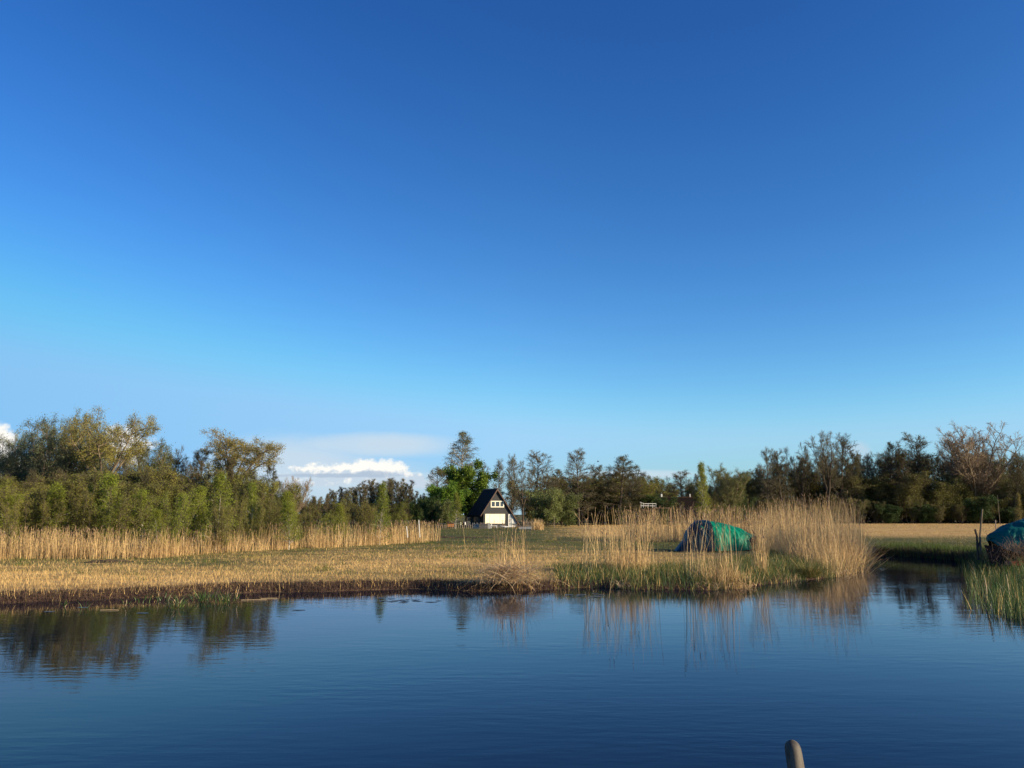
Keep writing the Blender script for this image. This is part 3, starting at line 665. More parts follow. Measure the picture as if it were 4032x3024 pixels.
PROTO = {}; USED = {}; KIDS = {}; FILL = []
def proto(key, *variants):
    PROTO[key] = []
    for kw in variants:
        nm = kw.pop('name'); sd = kw.pop('seed'); t = make_tree(nm, sd, **kw); PROTO[key].append(t); KIDS[t.name] = [c for c in bpy.data.objects if c.parent == t]; USED[t.name] = False
def place(key, px, topy, Y, ws=1.0, label=None, cat='tree', group=None, var=None, rz=None, z0=GZ-.05):
    t = PROTO[key][var if var is not None else random.randrange(len(PROTO[key]))]
    top = at_y(px, topy, Y); h = top.z - z0; s = h/t['H']
    if not USED[t.name]: o = t; USED[t.name] = True
    else:
        o = t.copy(); C.objects.link(o)
        for c in KIDS[t.name]: d = c.copy(); d.parent = o; C.objects.link(d)
    sx = s*ws if ws < 5 else ws/F*Y/2/t['RAD']
    o.location = (top.x, Y, z0); o.rotation_euler = (0, 0, random.uniform(0, 6.28) if rz is None else rz); o.scale = (sx, sx, s)
    for k in ('label', 'category', 'group'):
        if k in o: del o[k]
    return tag(o, label, cat, group)
conic = lambda t: (1-t)**.7*.95+.06
dome = lambda t: math.sqrt(max(.05, 1-(t*.95)**2))
egg = lambda t: (.45+1.1*t) if t < .45 else max(.12, 1-((t-.45)/.6)**2)
umb_p = lambda t: .35+.75*math.sin(min(1, t*1.1)*math.pi/2) if t < .85 else .7
proto('alder', *[dict(name='alder_tree', seed=s, H=12, tr=.17, base_t=.2, prof=lambda t: .5+.42*(1-t)**.6, Rad=2.6, nprim=54, e_lo=.0, e_hi=.9, nsec=8, nter=6, nleaf=nl, ls=.10, wob=.14, up=.03, twr=.012, leafmat=lm, twm='twig', leafspread=.08, sec_ang=.7)
        for s, nl, lm in ((11, 2, 'l_brown'), (12, 4, 'l_brown'), (13, 1, 'l_grey'))])
proto('bare', *[dict(name='bare_tree', seed=s, H=12, tr=.20, base_t=.12, prof=lambda t: .9-.25*t, Rad=2.8, nprim=56, e_lo=.4, e_hi=1.1, nsec=8, nter=6, nleaf=nl, ls=.10, wob=.15, up=.06, twr=.012, leaders=ld, fork=.3, spread=.42, leafmat='l_brown', twm='twig', leafspread=.08)
        for s, nl, ld in ((21, 1, 3), (22, 2, 1), (23, 1, 4))])
proto('oak', dict(name='domed_oak', seed=31, H=14, tr=.36, base_t=.08, prof=lambda t: .75-.3*t, Rad=6.0, nprim=380, e_lo=.45, e_hi=1.0, nsec=7, nter=5, nleaf=0, ls=.12, wob=.13, up=.04, twr=.020, leaders=17, fork=.24, spread=.66, bark='bark_pale', twm='twig_pale', leafmat='l_brown'))
proto('wood', *[dict(name='slender_alder', seed=s, H=10, tr=.11, base_t=.2, prof=lambda t: .9-.25*t, Rad=1.6, nprim=44, e_lo=.5, e_hi=1.2, nsec=7, nter=6, nleaf=2, ls=.11, wob=.14, up=.1, twr=.015, leaders=ld, fork=.02, spread=.12, leafmat='l_brown', twm='twig_red')
        for s, ld in ((41, 1), (42, 2), (43, 3))])
proto('willow', *[dict(name='willow_tree', seed=s, H=11, tr=.28, base_t=.08, prof=lambda t: .95-.25*t, Rad=3.0, nprim=190, e_lo=.1, e_hi=1.0, nsec=6, nter=6, nleaf=6, ls=.13, wob=.17, twr=.010, leaders=7, fork=.16, spread=.55, leafmat=lm, aspect=.45, leafspread=.17, bark='bark_pale')
        for s, lm in ((51, 'l_grey'), (52, 'l_willow'))])
proto('golden', *[dict(name='golden_willow', seed=s, H=11, tr=.26, base_t=.5, prof=lambda t: .5+.5*t, Rad=2.7, nprim=76, e_lo=.0, e_hi=.75, nsec=7, nter=6, nleaf=7, ls=.115, wob=.18, up=.03, twr=.010, leaders=6, fork=fk, spread=.62, leafmat='l_gold', aspect=.5, leafspread=.16, bark='bark_pale')
        for s, fk in ((61, .42), (62, .5))])
proto('birch', *[dict(name='young_birch', seed=s, H=5, tr=.05, base_t=.12, prof=lambda t: .95*(1-t)**.6+.12, Rad=1.1, nprim=44, e_lo=.5, e_hi=1.2, nsec=5, nter=5, nleaf=7, ls=.07, wob=.16, twr=.006, leafmat='l_birch', bark='bark_birch', leafspread=.11, aspect=.75)
        for s in (71, 72, 73)])
proto('tallbirch', dict(name='weeping_birch', seed=81, H=14, tr=.18, base_t=.2, prof=lambda t: (.55+1.2*t) if t < .35 else 1-((t-.35)/.65)**1.6*.8, Rad=2.6, nprim=72, e_lo=.5, e_hi=1.1, nsec=7, nter=6, nleaf=2, ls=.11, wob=.15, sag=.22, up=.02, twr=.014, leafmat='l_grey', bark='bark_birch', leafspread=.16))
proto('maple', dict(name='green_maple', seed=91, H=9, tr=.2, base_t=.14, prof=lambda t: 1-.3*t, Rad=3.0, nprim=90, e_lo=.1, e_hi=1.0, nsec=6, nter=6, nleaf=10, ls=.20, wob=.16, twr=.010, leaders=5, fork=.16, spread=.45, leafmat='l_maple', aspect=.85, leafspread=.2))
proto('scrub', *[dict(name='willow_scrub', seed=s, H=5, tr=.07, base_t=.12, prof=lambda t: .8-.3*t, Rad=1.15, nprim=96, e_lo=.85, e_hi=1.35, nsec=5, nter=6, nleaf=nl, ls=.075, wob=.12, up=.12, twr=.010, leaders=9, fork=0, spread=.34, leafmat=lm, leafspread=.13, twm=tw)
        for s, nl, lm, tw in ((101, 6, 'l_olive', 'twig'), (102, 4, 'l_olive', 'twig_red'), (103, 7, 'l_yolive', 'twig'))])
proto('greenbush', *[dict(name='green_bush', seed=s, H=4, tr=.06, base_t=.06, prof=lambda t: .9, Rad=1.4, nprim=72, e_lo=.3, e_hi=1.2, nsec=5, nter=6, nleaf=10, ls=.12, wob=.16, up=.06, twr=.007, leaders=8, fork=0, spread=.48, leafmat=lm, leafspread=.15, aspect=.7)
        for s, lm in ((111, 'l_birch'), (112, 'l_dark'), (113, 'l_willow'))])
proto('whip', *[dict(name='willow_sapling', seed=s, H=5, tr=.035, base_t=.12, prof=lambda t: .75-.4*t, Rad=.8, nprim=70, e_lo=.8, e_hi=1.3, nsec=4, nter=4, nleaf=5, ls=.065, wob=.12, up=.12, twr=.006, leaders=7, fork=0, spread=.22, leafmat=lm, leafspread=.10, twm='twig', aspect=.6)
        for s, lm in ((131, 'l_birch'), (132, 'l_yolive'), (133, 'l_yolive'))])
proto('rust', dict(name='dead_conifer', seed=121, H=4, tr=.06, base_t=.1, prof=lambda t: .8*(1-t*.5), Rad=.8, nprim=50, e_lo=.3, e_hi=1.2, nsec=5, nter=5, nleaf=6, ls=.07, twr=.007, leafmat='l_gold', twm='twig_red'))

T_ = place
# ---- left wood
LG = 'trees of the left wood'
T_('willow', 215, 1668, 73, 350, 'broad grey-green willow at the left, highest crown left of the golden tree', 'tree', LG, 0)
T_('willow', 352, 1655, 76, 230, 'narrower grey-green willow wedged behind the left side of the tall golden tree', 'tree', LG, 1)
T_('golden', 455, 1618, 71, 330, 'tallest golden willow with forked pale trunk and flat wide crown', 'tree', LG, 0, rz=.6)
T_('willow', 610, 1745, 74, 240, 'olive willow on the right shoulder of the tall golden tree', 'tree', LG, 1)
for px_, ty_, lab_ in ((150, 1700, 'grey-green willow crown left of and behind the broad grey-green willow'), (125, 1735, 'rounded grey willow between the left edge and the broad grey-green willow'), (290, 1700, 'grey willow filling the gap right of the broad grey-green willow'), (560, 1790, 'olive willow low behind the tall golden tree'), (80, 1790, 'small grey willow near the left edge')): T_('willow', px_, ty_, 79, 210, lab_, 'tree', LG, 1 if px_ == 560 else 0)
T_('willow', 20, 1800, 78, 230, 'lower grey willow at the left edge of the photo', 'tree', LG, 0)
T_('bare', 735, 1770, 76, 140, 'brownish bare tree between the two golden willows', 'tree', LG, 0)
T_('bare', 690, 1800, 80, 120, 'slim bare tree just right of the olive willow', 'tree', LG, 1)
T_('alder', 800, 1765, 78, 120, 'bare alder touching the left side of the second golden willow', 'tree', LG, 0)
T_('golden', 935, 1705, 75, 290, 'second golden willow with spreading crown right of the gap', 'tree', LG, 1)
T_('alder', 1050, 1835, 72, 100, 'slim alder under the right end of the second golden willow', 'tree', LG, 1)
T_('bare', 990, 1850, 78, 130, 'thin bare tree below the crown of the second golden willow', 'tree', LG, 1)
T_('oak', 1155, 1885, 112, 110, 'small pale bare tree with rounded fan crown between left wood and far wood', 'tree', LG)
T_('alder', 1095, 1890, 100, 70, 'small sparse alder left of the pale fan-crowned tree', 'tree', LG, 2)
for i, px in enumerate([-420, -250, -90]): FILL.append((T_('willow', px, random.uniform(1700, 1790), 75, .9, 'grey willow of the left wood beyond the left edge', 'tree', LG), px, 'grey willow of the left wood'))
SG = 'scrub of the left wood'
def topline(px, tab): return np.interp(px, [a for a, b in tab], [b for a, b in tab])
sc = [(-600, 1880), (0, 1880), (150, 1885), (400, 1860), (620, 1850), (700, 1880), (900, 1850), (1030, 1880), (1100, 1935), (1230, 1975), (1400, 2000), (1520, 2000)]
for px in range(-520, 1120, 62):
    for Y, dy in ((67, 0), (61, 45)):
        q = px + random.uniform(-25, 25) + (30 if dy else 0)
        FILL.append((T_('scrub', q, topline(q, sc) + dy + random.uniform(-14, 22), Y+random.uniform(-1.5, 1.5), 1.25, 'brown-olive willow scrub in the thicket below the tall left trees', 'shrub', SG), q, 'brown-olive scrub bush'))
for px in range(-400, 1120, 70):
    q = px + random.uniform(-30, 30); FILL.append((T_(random.choice(['wood', 'bare', 'alder']), q, topline(q, sc) - random.uniform(0, 55), random.uniform(64, 71), .8, None, 'tree', SG), q, 'thin bare tree rising from the scrub'))
BG = 'young birches and bushes before the left wood'
for px, ty, Y, ws, lab, v in [(215, 1905, 50, 1.1, 'young birch with yellow-green crown left of the brightest birch', 0), (440, 1868, 49, 1.15, 'bright green young birch below the tall golden tree', 1),
                       (865, 1868, 50, 1.15, 'young birch with visible white leaning trunk', 2), (1000, 1905, 56, .9, 'amber-tipped young birch under the second golden willow', 0), (1140, 1938, 55, 1.2, 'bright green young birch right of the left wood', 1),
                       (1500, 1903, 58, .8, 'slender bright birch in front of the far alder wood', 2), (60, 1950, 48, 1.3, 'wide yellow-green birch at the left edge', 1), (620, 1960, 52, 1.1, 'small green birch between the two brightest birches', 0),
                       (730, 1945, 54, 1.1, 'pale green birch left of the white-trunked birch', 1), (1340, 1985, 58, 1.2, 'low birch in the middle of the reed belt', 0)]:
    T_('birch', px, ty, Y, ws, lab, 'birch', BG, v)
for px in range(-500, 1590, 36):
    q = px + random.uniform(-18, 18); Y = np.interp(q, [0, 600, 1300, 1600], [46, 49, 58, 64]) + random.choice([-6, 0, 0, 1, 1, 2, 3, 3, 4]) + random.uniform(-1, 1)
    FILL.append((T_(random.choice(['whip', 'whip', 'whip', 'birch']), q, np.interp(q, [0, 700, 1100, 1300, 1560], [1960, 1965, 1980, 1995, 2015]) + random.uniform(-60, 55)*(1 if random.random() < .6 else .4), Y, random.uniform(.7, 1.7), None, 'sapling', BG, random.choice([0, 1, 2])), q, 'low yellow-green sapling of the belt'))
tb = MB(); p0 = on_z(850, 2175, GZ); p1 = at_y(868, 1960, 46.5)      # white leaning birch stem
tb.tube([(0, 0, 0), tuple((p1-p0)*.5+Vector((.02, 0, 0))), tuple(p1-p0)], [.022, .02, .013], 7)
tag(tb.build('birch_stem', M['bark_birch'], None, p0), 'slim white birch stem leaning right in front of the left wood', 'tree stem')

# ---- far central wood
FG = 'slender trees of the far wood left of the house'
ft = [(1180, 1985), (1250, 1955), (1330, 1935), (1420, 1900), (1550, 1892), (1600, 1893), (1640, 1935), (1690, 1950)]
for px in range(1190, 1700, 11):
    q = px + random.uniform(-6, 6); FILL.append((T_('wood', q, topline(q, ft) + random.uniform(-12, 16), random.uniform(160, 182), 1.15, 'slender bare alder in the dark far wood left of the house', 'tree', FG), q, 'slender bare tree of the far wood'))
for px in range(1180, 1720, 34): FILL.append((T_('scrub', px, 1985+random.uniform(-12, 12), random.uniform(184, 192), 1.9, 'dark undergrowth bush inside the far wood left of the house', 'bush', FG), px, 'undergrowth bush of the far wood'))

# ---- around the house
HG = 'trees around the house'
T_('tallbirch', 1852, 1703, 160, 150, 'tall weeping birch behind the green maple, highest by the house', 'tree', HG)
T_('maple', 1836, 1826, 152, 165, 'bright green leafy maple at the left of the house', 'tree', HG)
T_('maple', 1755, 1905, 138, 130, 'lower leafy green tree left of the maple', 'tree', HG)
T_('alder', 1732, 1842, 142, 110, 'sparse small-leaved tree rising left of the maple', 'tree', HG, 0)
T_('greenbush', 1700, 1960, 130, .8, 'dark green bush left of the house garden', 'bush', HG, 1)
T_('greenbush', 1645, 1965, 134, .75, 'dark green bush at the left end of the garden', 'bush', HG, 1)
T_('greenbush', 1745, 1975, 128, .8, 'green bush between the dark bush and small birch', 'bush', HG, 2)
T_('birch', 1795, 1940, 124, 1.0, 'small white-stemmed birch by the picket fence', 'birch', HG, 2)
T_('greenbush', 1870, 1990, 150, 1, 'dark bush directly behind the left roof of the house', 'bush', HG, 1)
for px, ty, Y, k, v, ws, lab in [(1950, 1812, 165, 'bare', 1, 75, 'thin grey bare tree behind the house ridge'), (1905, 1830, 170, 'alder', 2, 60, 'pale thin tree between birch and house ridge'), (2012, 1795, 152, 'bare', 1, 70, 'slender bare tree just right of the gable'),
                       (2060, 1812, 146, 'bare', 0, 130, 'bare tree with curved forked trunk right of the house'), (2112, 1782, 158, 'alder', 2, 160, 'wide-branched bare alder right of the curved tree'), (2155, 1850, 160, 'bare', 2, 110, 'lower bare tree right of the wide-branched alder'),
                       (2210, 1850, 165, 'alder', 1, 110, 'dark alder left of the lone conical alder'), (2275, 1770, 152, 'alder', 0, 130, 'tall conical alder with open top, standing alone above its neighbours')]:
    T_(k, px, ty, Y, ws, lab, 'tree', HG, v)
T_('scrub', 1985, 1930, 172, 1.6, 'brown scrub behind the house roof', 'bush', HG, 1); T_('scrub', 1930, 1935, 176, 1.6, 'brown thicket seen above the ridge of the house', 'bush', HG, 0)
T_('scrub', 2090, 1925, 165, 1.5, 'dark thicket right of the curved tree', 'bush', HG, 0)
T_('greenbush', 2150, 1930, 140, 1.1, 'round olive bush right of the house', 'bush', HG, 2); T_('greenbush', 2215, 1945, 146, 1.1, 'dark rounded bush under the conical alder', 'bush', HG, 2)

# ---- right wood
RGp = 'trees of the right wood'
rt = [(2180, 1880), (2250, 1860), (2330, 1850), (2420, 1835), (2480, 1845), (2560, 1880), (2640, 1885), (2720, 1870), (2800, 1890), (2860, 1855), (2930, 1860), (3010, 1830), (3100, 1810), (3200, 1800), (3330, 1800), (3420, 1790), (3500, 1775), (3600, 1770), (3700, 1790), (3850, 1790), (3950, 1800), (4100, 1800), (4700, 1790)]
heroR = [(2370, 1835, 170, 'alder', 1, 120, 'dark conical alder at the left of the broad dark group'), (2430, 1800, 165, 'alder', 1, 170, 'broad dark alder with leafy top, right of the lone conical one'), (2480, 1840, 172, 'bare', 2, 150, 'rounded dark tree on the right slope of the broad group'),
         (2680, 1855, 185, 'alder', 0, 120, 'low dark alder above the far thatched roof'), (2765, 1823, 160, 'birch', 1, 55, 'slender pale green birch rising above the far roof'), (2855, 1842, 180, 'willow', 1, 150, 'round brown-leaved tree right of the slender pale birch'),
         (3015, 1768, 190, 'alder', 2, 75, 'spiky thin alder at the left end of the tall right row'), (3085, 1770, 190, 'bare', 1, 130, 'bare tree with level branches, second of the tall right row'), (3150, 1750, 195, 'bare', 0, 130, 'bare tree left of the tall twin-stemmed one'),
         (3235, 1708, 192, 'bare', 2, 170, 'tall twin-stemmed bare tree above the reed bed, left stem'), (3275, 1718, 196, 'bare', 1, 140, 'tall bare tree forming the right half of the twin pair'), (3345, 1780, 195, 'alder', 1, 90, 'short alder left of the small wispy cloud'),
         (3415, 1790, 200, 'alder', 2, 55, 'spindly bare tree right of the small wispy cloud'), (3490, 1745, 198, 'alder', 1, 140, 'dense brown alder left of the flat-topped one'), (3610, 1713, 200, 'alder', 0, 160, 'tall alder with flat layered top left of the domed oak'),
         (3550, 1775, 195, 'wood', 0, 80, 'thin stem between the two alders left of the oak'), (3820, 1690, 200, 'oak', 0, 290, 'large bare oak with rounded domed crown on the right'), (3960, 1795, 195, 'bare', 1, 120, 'bare tree at the right foot of the domed oak'),
         (4010, 1785, 200, 'bare', 2, 100, 'dark bare tree at the right edge of the photo'), (3740, 1865, 200, 'willow', 1, 110, 'olive round-crowned willow below the left side of the oak'), (3915, 1800, 200, 'willow', 1, 95, 'yellow-green crown below the right side of the oak')]
for px, ty, Y, k, v, ws, lab in heroR: T_(k, px, ty, Y, ws, lab, 'tree', RGp, v)
for px in np.arange(2180, 4600, 18):
    q = px + random.uniform(-12, 12)
    if 2600 < q < 2750 and random.random() < .5: continue
    FILL.append((T_(random.choice(['alder', 'bare', 'bare', 'wood', 'wood']), q, topline(q, rt) + random.uniform(-8, 40), random.uniform(200, 225), random.uniform(.9, 1.25), 'bare brown tree in the dense row of the right wood', 'tree', 'trees filling the right wood'), q, 'bare brown tree of the right wood'))
for px in np.arange(2150, 4600, 30):
    q = px + random.uniform(-12, 12)
    FILL.append((T_('scrub', q, random.uniform(1860, 1985), random.uniform(194, 206) if q > 2450 else random.uniform(165, 180), random.uniform(1.0, 2.0), 'dark undergrowth bush along the foot of the right wood', 'bush', 'undergrowth of the right wood'), q, 'brown undergrowth bush of the right wood'))
for px in np.arange(2400, 4300, 62):
    q = px + random.uniform(-20, 20)
    FILL.append((T_('scrub' if random.random() < .5 else 'greenbush', q, random.uniform(1950, 2015), random.uniform(186, 191) if q > 2750 else random.uniform(168, 176), 1.3, 'low dark green bush at the foot of the right wood', 'bush', 'undergrowth of the right wood', 1), q, 'low dark green bush'))
for px in np.arange(2150, 4300, 34):
    q = px + random.uniform(-12, 12)
    FILL.append((T_('greenbush', q, random.uniform(1968, 1995), random.uniform(228, 236), 1.9, None, 'bush', 'undergrowth of the right wood', 1), q, 'shaded back-row bush of the right wood'))
for px, ty, lab in [(3065, 1935, 'bright green sapling above the reed bed'), (2815, 1968, 'pale green sapling behind the reeds right of the far roof'), (3585, 1975, 'bright sapling at the wood edge below the flat-topped alder'), (3680, 1965, 'small bright shrub left of the olive willow'), (3510, 1985, 'small leafy sapling at the wood edge above the channel')]:
    T_('whip', px, ty, 150 if px < 3000 else 196, 1.0, lab, 'sapling', 'bright saplings before the right wood')
T_('rust', 3995, 1948, 60, .55, 'rust-brown dead conifer behind the covered boat at the right edge', 'tree', z0=.3)
# unseen willows added off-frame to throw shade over the covered boats and channel bank
for i, (x_, y_, h_) in enumerate([(36.5, 35.6, 1400), (35.5, 32.8, 1480), (38, 30.4, 1560)]):
    px = x_/y_*F + W/2; T_('willow', px, h_, y_, .95, ['nearest unseen willow added off-frame to shade the right bank', 'middle unseen willow added off-frame to shade the right bank', 'farthest right unseen willow added off-frame to shade the right bank'][i], 'tree', 'unseen trees added to shade the right bank')

# labels of the many: counted from landmarks one can find
MARKS = [(-3000, 'off-frame trees'), (0, 'the photo left edge'), (215, 'the broad grey-green willow'), (455, 'the tall golden willow'), (610, 'the olive willow'), (735, 'the brownish bare tree'), (935, 'the second golden willow'), (1155, 'the fan-crowned tree'),
         (1340, 'the low belt birch'), (1500, 'the slender bright birch'), (1732, 'the small-leaved tree'), (1956, 'the house gable'), (2112, 'the wide-branched alder'), (2275, 'the lone conical alder'), (2430, 'the broad dark alder'), (2610, 'the far cottage chimney'), (2765, 'the slender pale birch'),
         (2855, 'the round brown-leaved tree'), (3015, 'the spiky thin alder'), (3150, 'the third tall bare tree'), (3240, 'the twin-stemmed tree'), (3345, 'the short alder'), (3490, 'the dense brown alder'), (3610, 'the flat-topped alder'), (3820, 'the domed oak'), (3960, 'the bare tree by the oak'), (4032, 'the photo right edge')]
ORD = ['first', 'second', 'third', 'fourth', 'fifth', 'sixth', 'seventh', 'eighth', 'ninth', 'tenth', 'eleventh', 'twelfth'] + ['thirteenth', 'fourteenth', 'fifteenth', 'sixteenth', 'seventeenth', 'eighteenth', 'nineteenth', 'twentieth'] + ['twenty-' + w for w in ('first', 'second', 'third', 'fourth', 'fifth', 'sixth', 'seventh', 'eighth', 'ninth')] + ['thirty-' + w for w in ('first', 'second', 'third', 'fourth')]*2
cnt = {}
for o_, q_, d_ in sorted(FILL, key=lambda e: e[1]):
    m_ = [n_ for p_, n_ in MARKS if p_ <= q_][-1]; k_ = (m_, d_); cnt[k_] = cnt.get(k_, 0)+1
    o_['label'] = f"{ORD[cnt[k_]-1]} {d_} right of {m_}"

# ------------------------------------------------------------------ the house
wallm = mat('black_boards', (.050, .050, .052), .75, .25, var=(.036, .036, .038), scale=3, bump=.2, stretch=(1, 1, 12))
thatch = mat('dark_roof', (.022, .018, .018), .9, .15, var=(.04, .028, .024), scale=5, bump=.5, bscale=20)
ridgem = mat('ridge_tile', (.16, .075, .05), .8, .2, var=(.09, .05, .04), scale=4)
barge = mat('bargeboard', (.13, .085, .065), .8, .2, var=(.08, .055, .045), scale=5)
white = mat('cream_paint', (.86, .80, .62), .5, .4, var=(.80, .73, .55), scale=3)
whitew = mat('white_paint', (.78, .76, .70), .5, .4, var=(.68, .66, .6), scale=3)
glass = mat('window_glass', (.05, .06, .07), .05, .6)
curtain = mat('door_glass', (.40, .42, .43), .15, .6, var=(.15, .17, .19), scale=2.2)
greyp = mat('grey_plinth', (.10, .10, .105), .85, .2, var=(.075, .075, .08), scale=6)
hp = at_y(1956, 2075, 135); house = empty('gabled_house', (hp.x, 135, GZ), R(22))
tag(house, 'dark timber cabin with steep roof almost to the ground and cream shutters', 'house')
HZ = 6.2; SL = 1.486; D_ = 6.2
wl = MB(); wl.prism([(-2.3, 0.0), (3.72, 0.0), (3.72, HZ-.2-3.72*SL), (0, HZ-.2), (-2.3, HZ-.2-2.3*SL)], 0, D_)
for k in range(1, 22):
    z = .25*k
    if z < 5.6:
        xr = min(3.68, (HZ-.25-z)/SL); xl = -min(2.28, (HZ-.25-z)/SL)
        wl.box(xl, xr, -.012, .0, z+.015, z+.235)
wl.build('wall', wallm, house)
rf = MB()
for sgn, run in ((-1, 2.85), (1, 3.98)):
    nrm = 1
    pts = [(0, HZ), (sgn*run, HZ-run*SL), (sgn*run, HZ-run*SL-.26), (0, HZ-.26)]
    if sgn > 0: pts = pts[::-1]
    rf.prism(pts, -.32, D_+.2)
rf.build('roof', thatch, house)
rc = MB(); rc.prism([(-.16, HZ-.12), (0, HZ+.10), (.16, HZ-.12), (0, HZ+.02)], -.34, D_+.22); rc.build('ridge_cap', ridgem, bpy.data.objects['roof'])
for sgn, run in ((-1, 2.88), (1, 4.0)):
    b = MB(); pts = [(0, HZ+.03), (sgn*run, HZ-run*SL+.03), (sgn*run, HZ-run*SL-.22), (0, HZ-.30)]
    if sgn > 0: pts = pts[::-1]
    b.prism(pts, -.375, -.325); b.build('bargeboard', barge, house)
def framed(name, x0, x1, z0, z1, cols, fr=.11, m=None, gm=None, y=-.03):
    f = MB(); f.box(x0, x1, y-.06, y, z0, z0+fr); f.box(x0, x1, y-.06, y, z1-fr, z1); f.box(x0, x0+fr, y-.06, y, z0+fr, z1-fr); f.box(x1-fr, x1, y-.06, y, z0+fr, z1-fr)
    xs = [x0+fr] + cols + [x1-fr]
    for c in cols: f.box(c-fr/2, c+fr/2, y-.055, y, z0+fr, z1-fr)
    o = f.build(name, m or white, house)
    for i in range(len(xs)-1):
        a = xs[i] + (fr/2 if i else 0); b_ = xs[i+1] - (fr/2 if i < len(xs)-2 else 0)
        p = MB(); p.box(a-.004, b_+.004, y-.02, y-.008, z0+fr-.004, z1-fr+.004); p.build('pane', gm or glass, o)
    return o
framed('window', -1.08, 1.22, 3.2, 4.25, [-.30, .50], .15)
# closed shutters, three leaves in a frame
fr = MB(); z0, z1 = .62, 2.16
fr.box(-2.02, 1.40, -.09, -.03, z0, z0+.08); fr.box(-2.02, 1.40, -.09, -.03, z1-.08, z1); fr.box(-2.02, -1.94, -.09, -.03, z0+.08, z1-.08); fr.box(1.32, 1.40, -.09, -.03, z0+.08, z1-.08)
sfr = fr.build('shutter_frame', white, house)
for a, b_ in ((-1.93, -1.30), (-1.27, .50), (.53, 1.31)):
    s = MB(); s.box(a, b_, -.075, -.03, z0+.09, z1-.09)
    nn = max(2, int((b_-a)/.3))
    for k in range(nn): s.box(a+.02+(b_-a)*k/nn, a-.02+(b_-a)*(k+1)/nn, -.085, -.0751, z0+.12, z1-.12)
    s.build('shutter', white, sfr)
dr = MB(); dr.prism([(1.98, .05), (2.10, .05), (2.10, 2.12), (1.98, 2.12)], -.09, -.03); dr.prism([(2.68, .17), (2.80, .17), (2.80, 1.80), (2.68, 1.97)], -.085, -.03)
dr.prism([(2.10, .05), (3.36, .05), (3.36, .17), (2.10, .17)], -.09, -.03); dr.prism([(2.10, 2.02), (2.64, 2.02), (2.60, 2.12), (2.10, 2.12)], -.09, -.03)
dr.prism([(2.62, 2.00), (3.30, 1.0), (3.36, 1.05), (2.66, 2.12)], -.09, -.03); dr.prism([(3.26, .17), (3.36, .17), (3.36, 1.03), (3.26, 1.05)], -.0895, -.03)
do = dr.build('door', whitew, house)
for poly in ([(2.10, .17), (2.68, .17), (2.68, 1.97), (2.60, 2.02), (2.10, 2.02)], [(2.80, .17), (3.26, .17), (3.26, 1.05), (2.80, 1.75)]):
    g = MB(); g.prism(poly, -.055, -.04); g.build('pane', curtain, do)
pl = MB(); pl.box(-2.32, 3.74, -.028, -.0135, .0, .16); pl.build('plinth', greyp, house)
dp = MB(); dp.tube([(1.68, -.06, .2), (1.68, -.06, 2.1)], .045, 6); dp.build('drainpipe', greyp, house)
# left side under the eave: posts and a side door
for yy in (1.2, 2.2, 5.9): q = MB(); q.box(-2.66, -2.58, yy, yy+.08, 0, 2.2); q.build('porch_post', mat('post_grey', (.16, .16, .16), .8), house)
sd = MB(); sd.box(-2.34, -2.305, .35, 1.0, .1, 2.0); sd.build('side_door', barge, house)
sw = MB(); sw.box(-2.34, -2.305, 2.6, 4.6, .9, 1.9); sw.build('side_window', glass, house)

# garden things
gy_ = 128.0
palem = mat('weathered_pale', (.40, .33, .25), .85, .2, var=(.24, .18, .13), scale=4)
grey_pale = mat('grey_pale', (.42, .42, .40), .85, .2, var=(.28, .28, .28), scale=4)
wood_ = mat('weathered_wood', (.30, .20, .12), .85, .2, var=(.18, .12, .08), scale=5)
def X(px, Y): return (px-W/2)/F*Y*.9965
def fence(label, px0, px1, Y0, Y1, step, h, m, railm, cat='fence', gap=.4):
    a = Vector((X(px0, Y0), Y0, GZ)); b = Vector((X(px1, Y1), Y1, GZ)); root = empty('picket_fence', a); tag(root, label, cat, 'fences of the garden'); d = b-a; n = int(d.length/step)
    r_ = MB(); r_.beam(Vector((0, .02, h*.75)), d+Vector((0, .02, h*.72)), .03, .05); r_.beam(Vector((0, .02, h*.3)), d+Vector((0, .02, h*.3)), .03, .05); r_.build('rail', railm, root)
    for i in range(n+1):
        p = d*(i/n); hh = h*random.uniform(.8, 1.12); q = MB(); t = random.uniform(-.03, .03)
        q.prism([(-.035, 0), (.035, 0), (.035+t, hh), (t, hh+.06), (-.035+t, hh)], -.015, .01)
        q.build('picket', m, root, p+Vector((0, -.02, 0)))
    return root
fence('low weathered picket fence in the left part of the garden', 1722, 1862, 126, 125, .30, .62, palem, palem)
fence('short grey painted picket fence left of the house corner', 1864, 1886, 124, 123.5, .13, .78, grey_pale, grey_pale)
fence('close-set brown picket fence in front of the house corner', 1888, 1922, 123.4, 123, .085, .82, palem, palem)
fence('pale paling fence behind the reeds right of the house', 2060, 2112, 139, 139, .22, 1.0, palem, palem)
# raised frame at the left end of the fence
t = empty('log_rack', (X(1726, 125), 125, GZ)); tag(t, 'pale raised wooden rack at the left end of the garden fence', 'rack')
for dx in (0, .4, .8, 1.15): q = MB(); q.beam((dx, 0, 0), (dx, 0, .68), .06); q.build('leg', palem, t)
q = MB(); q.box(-.06, 1.22, -.12, .3, .68, .76); q.build('top', palem, t)
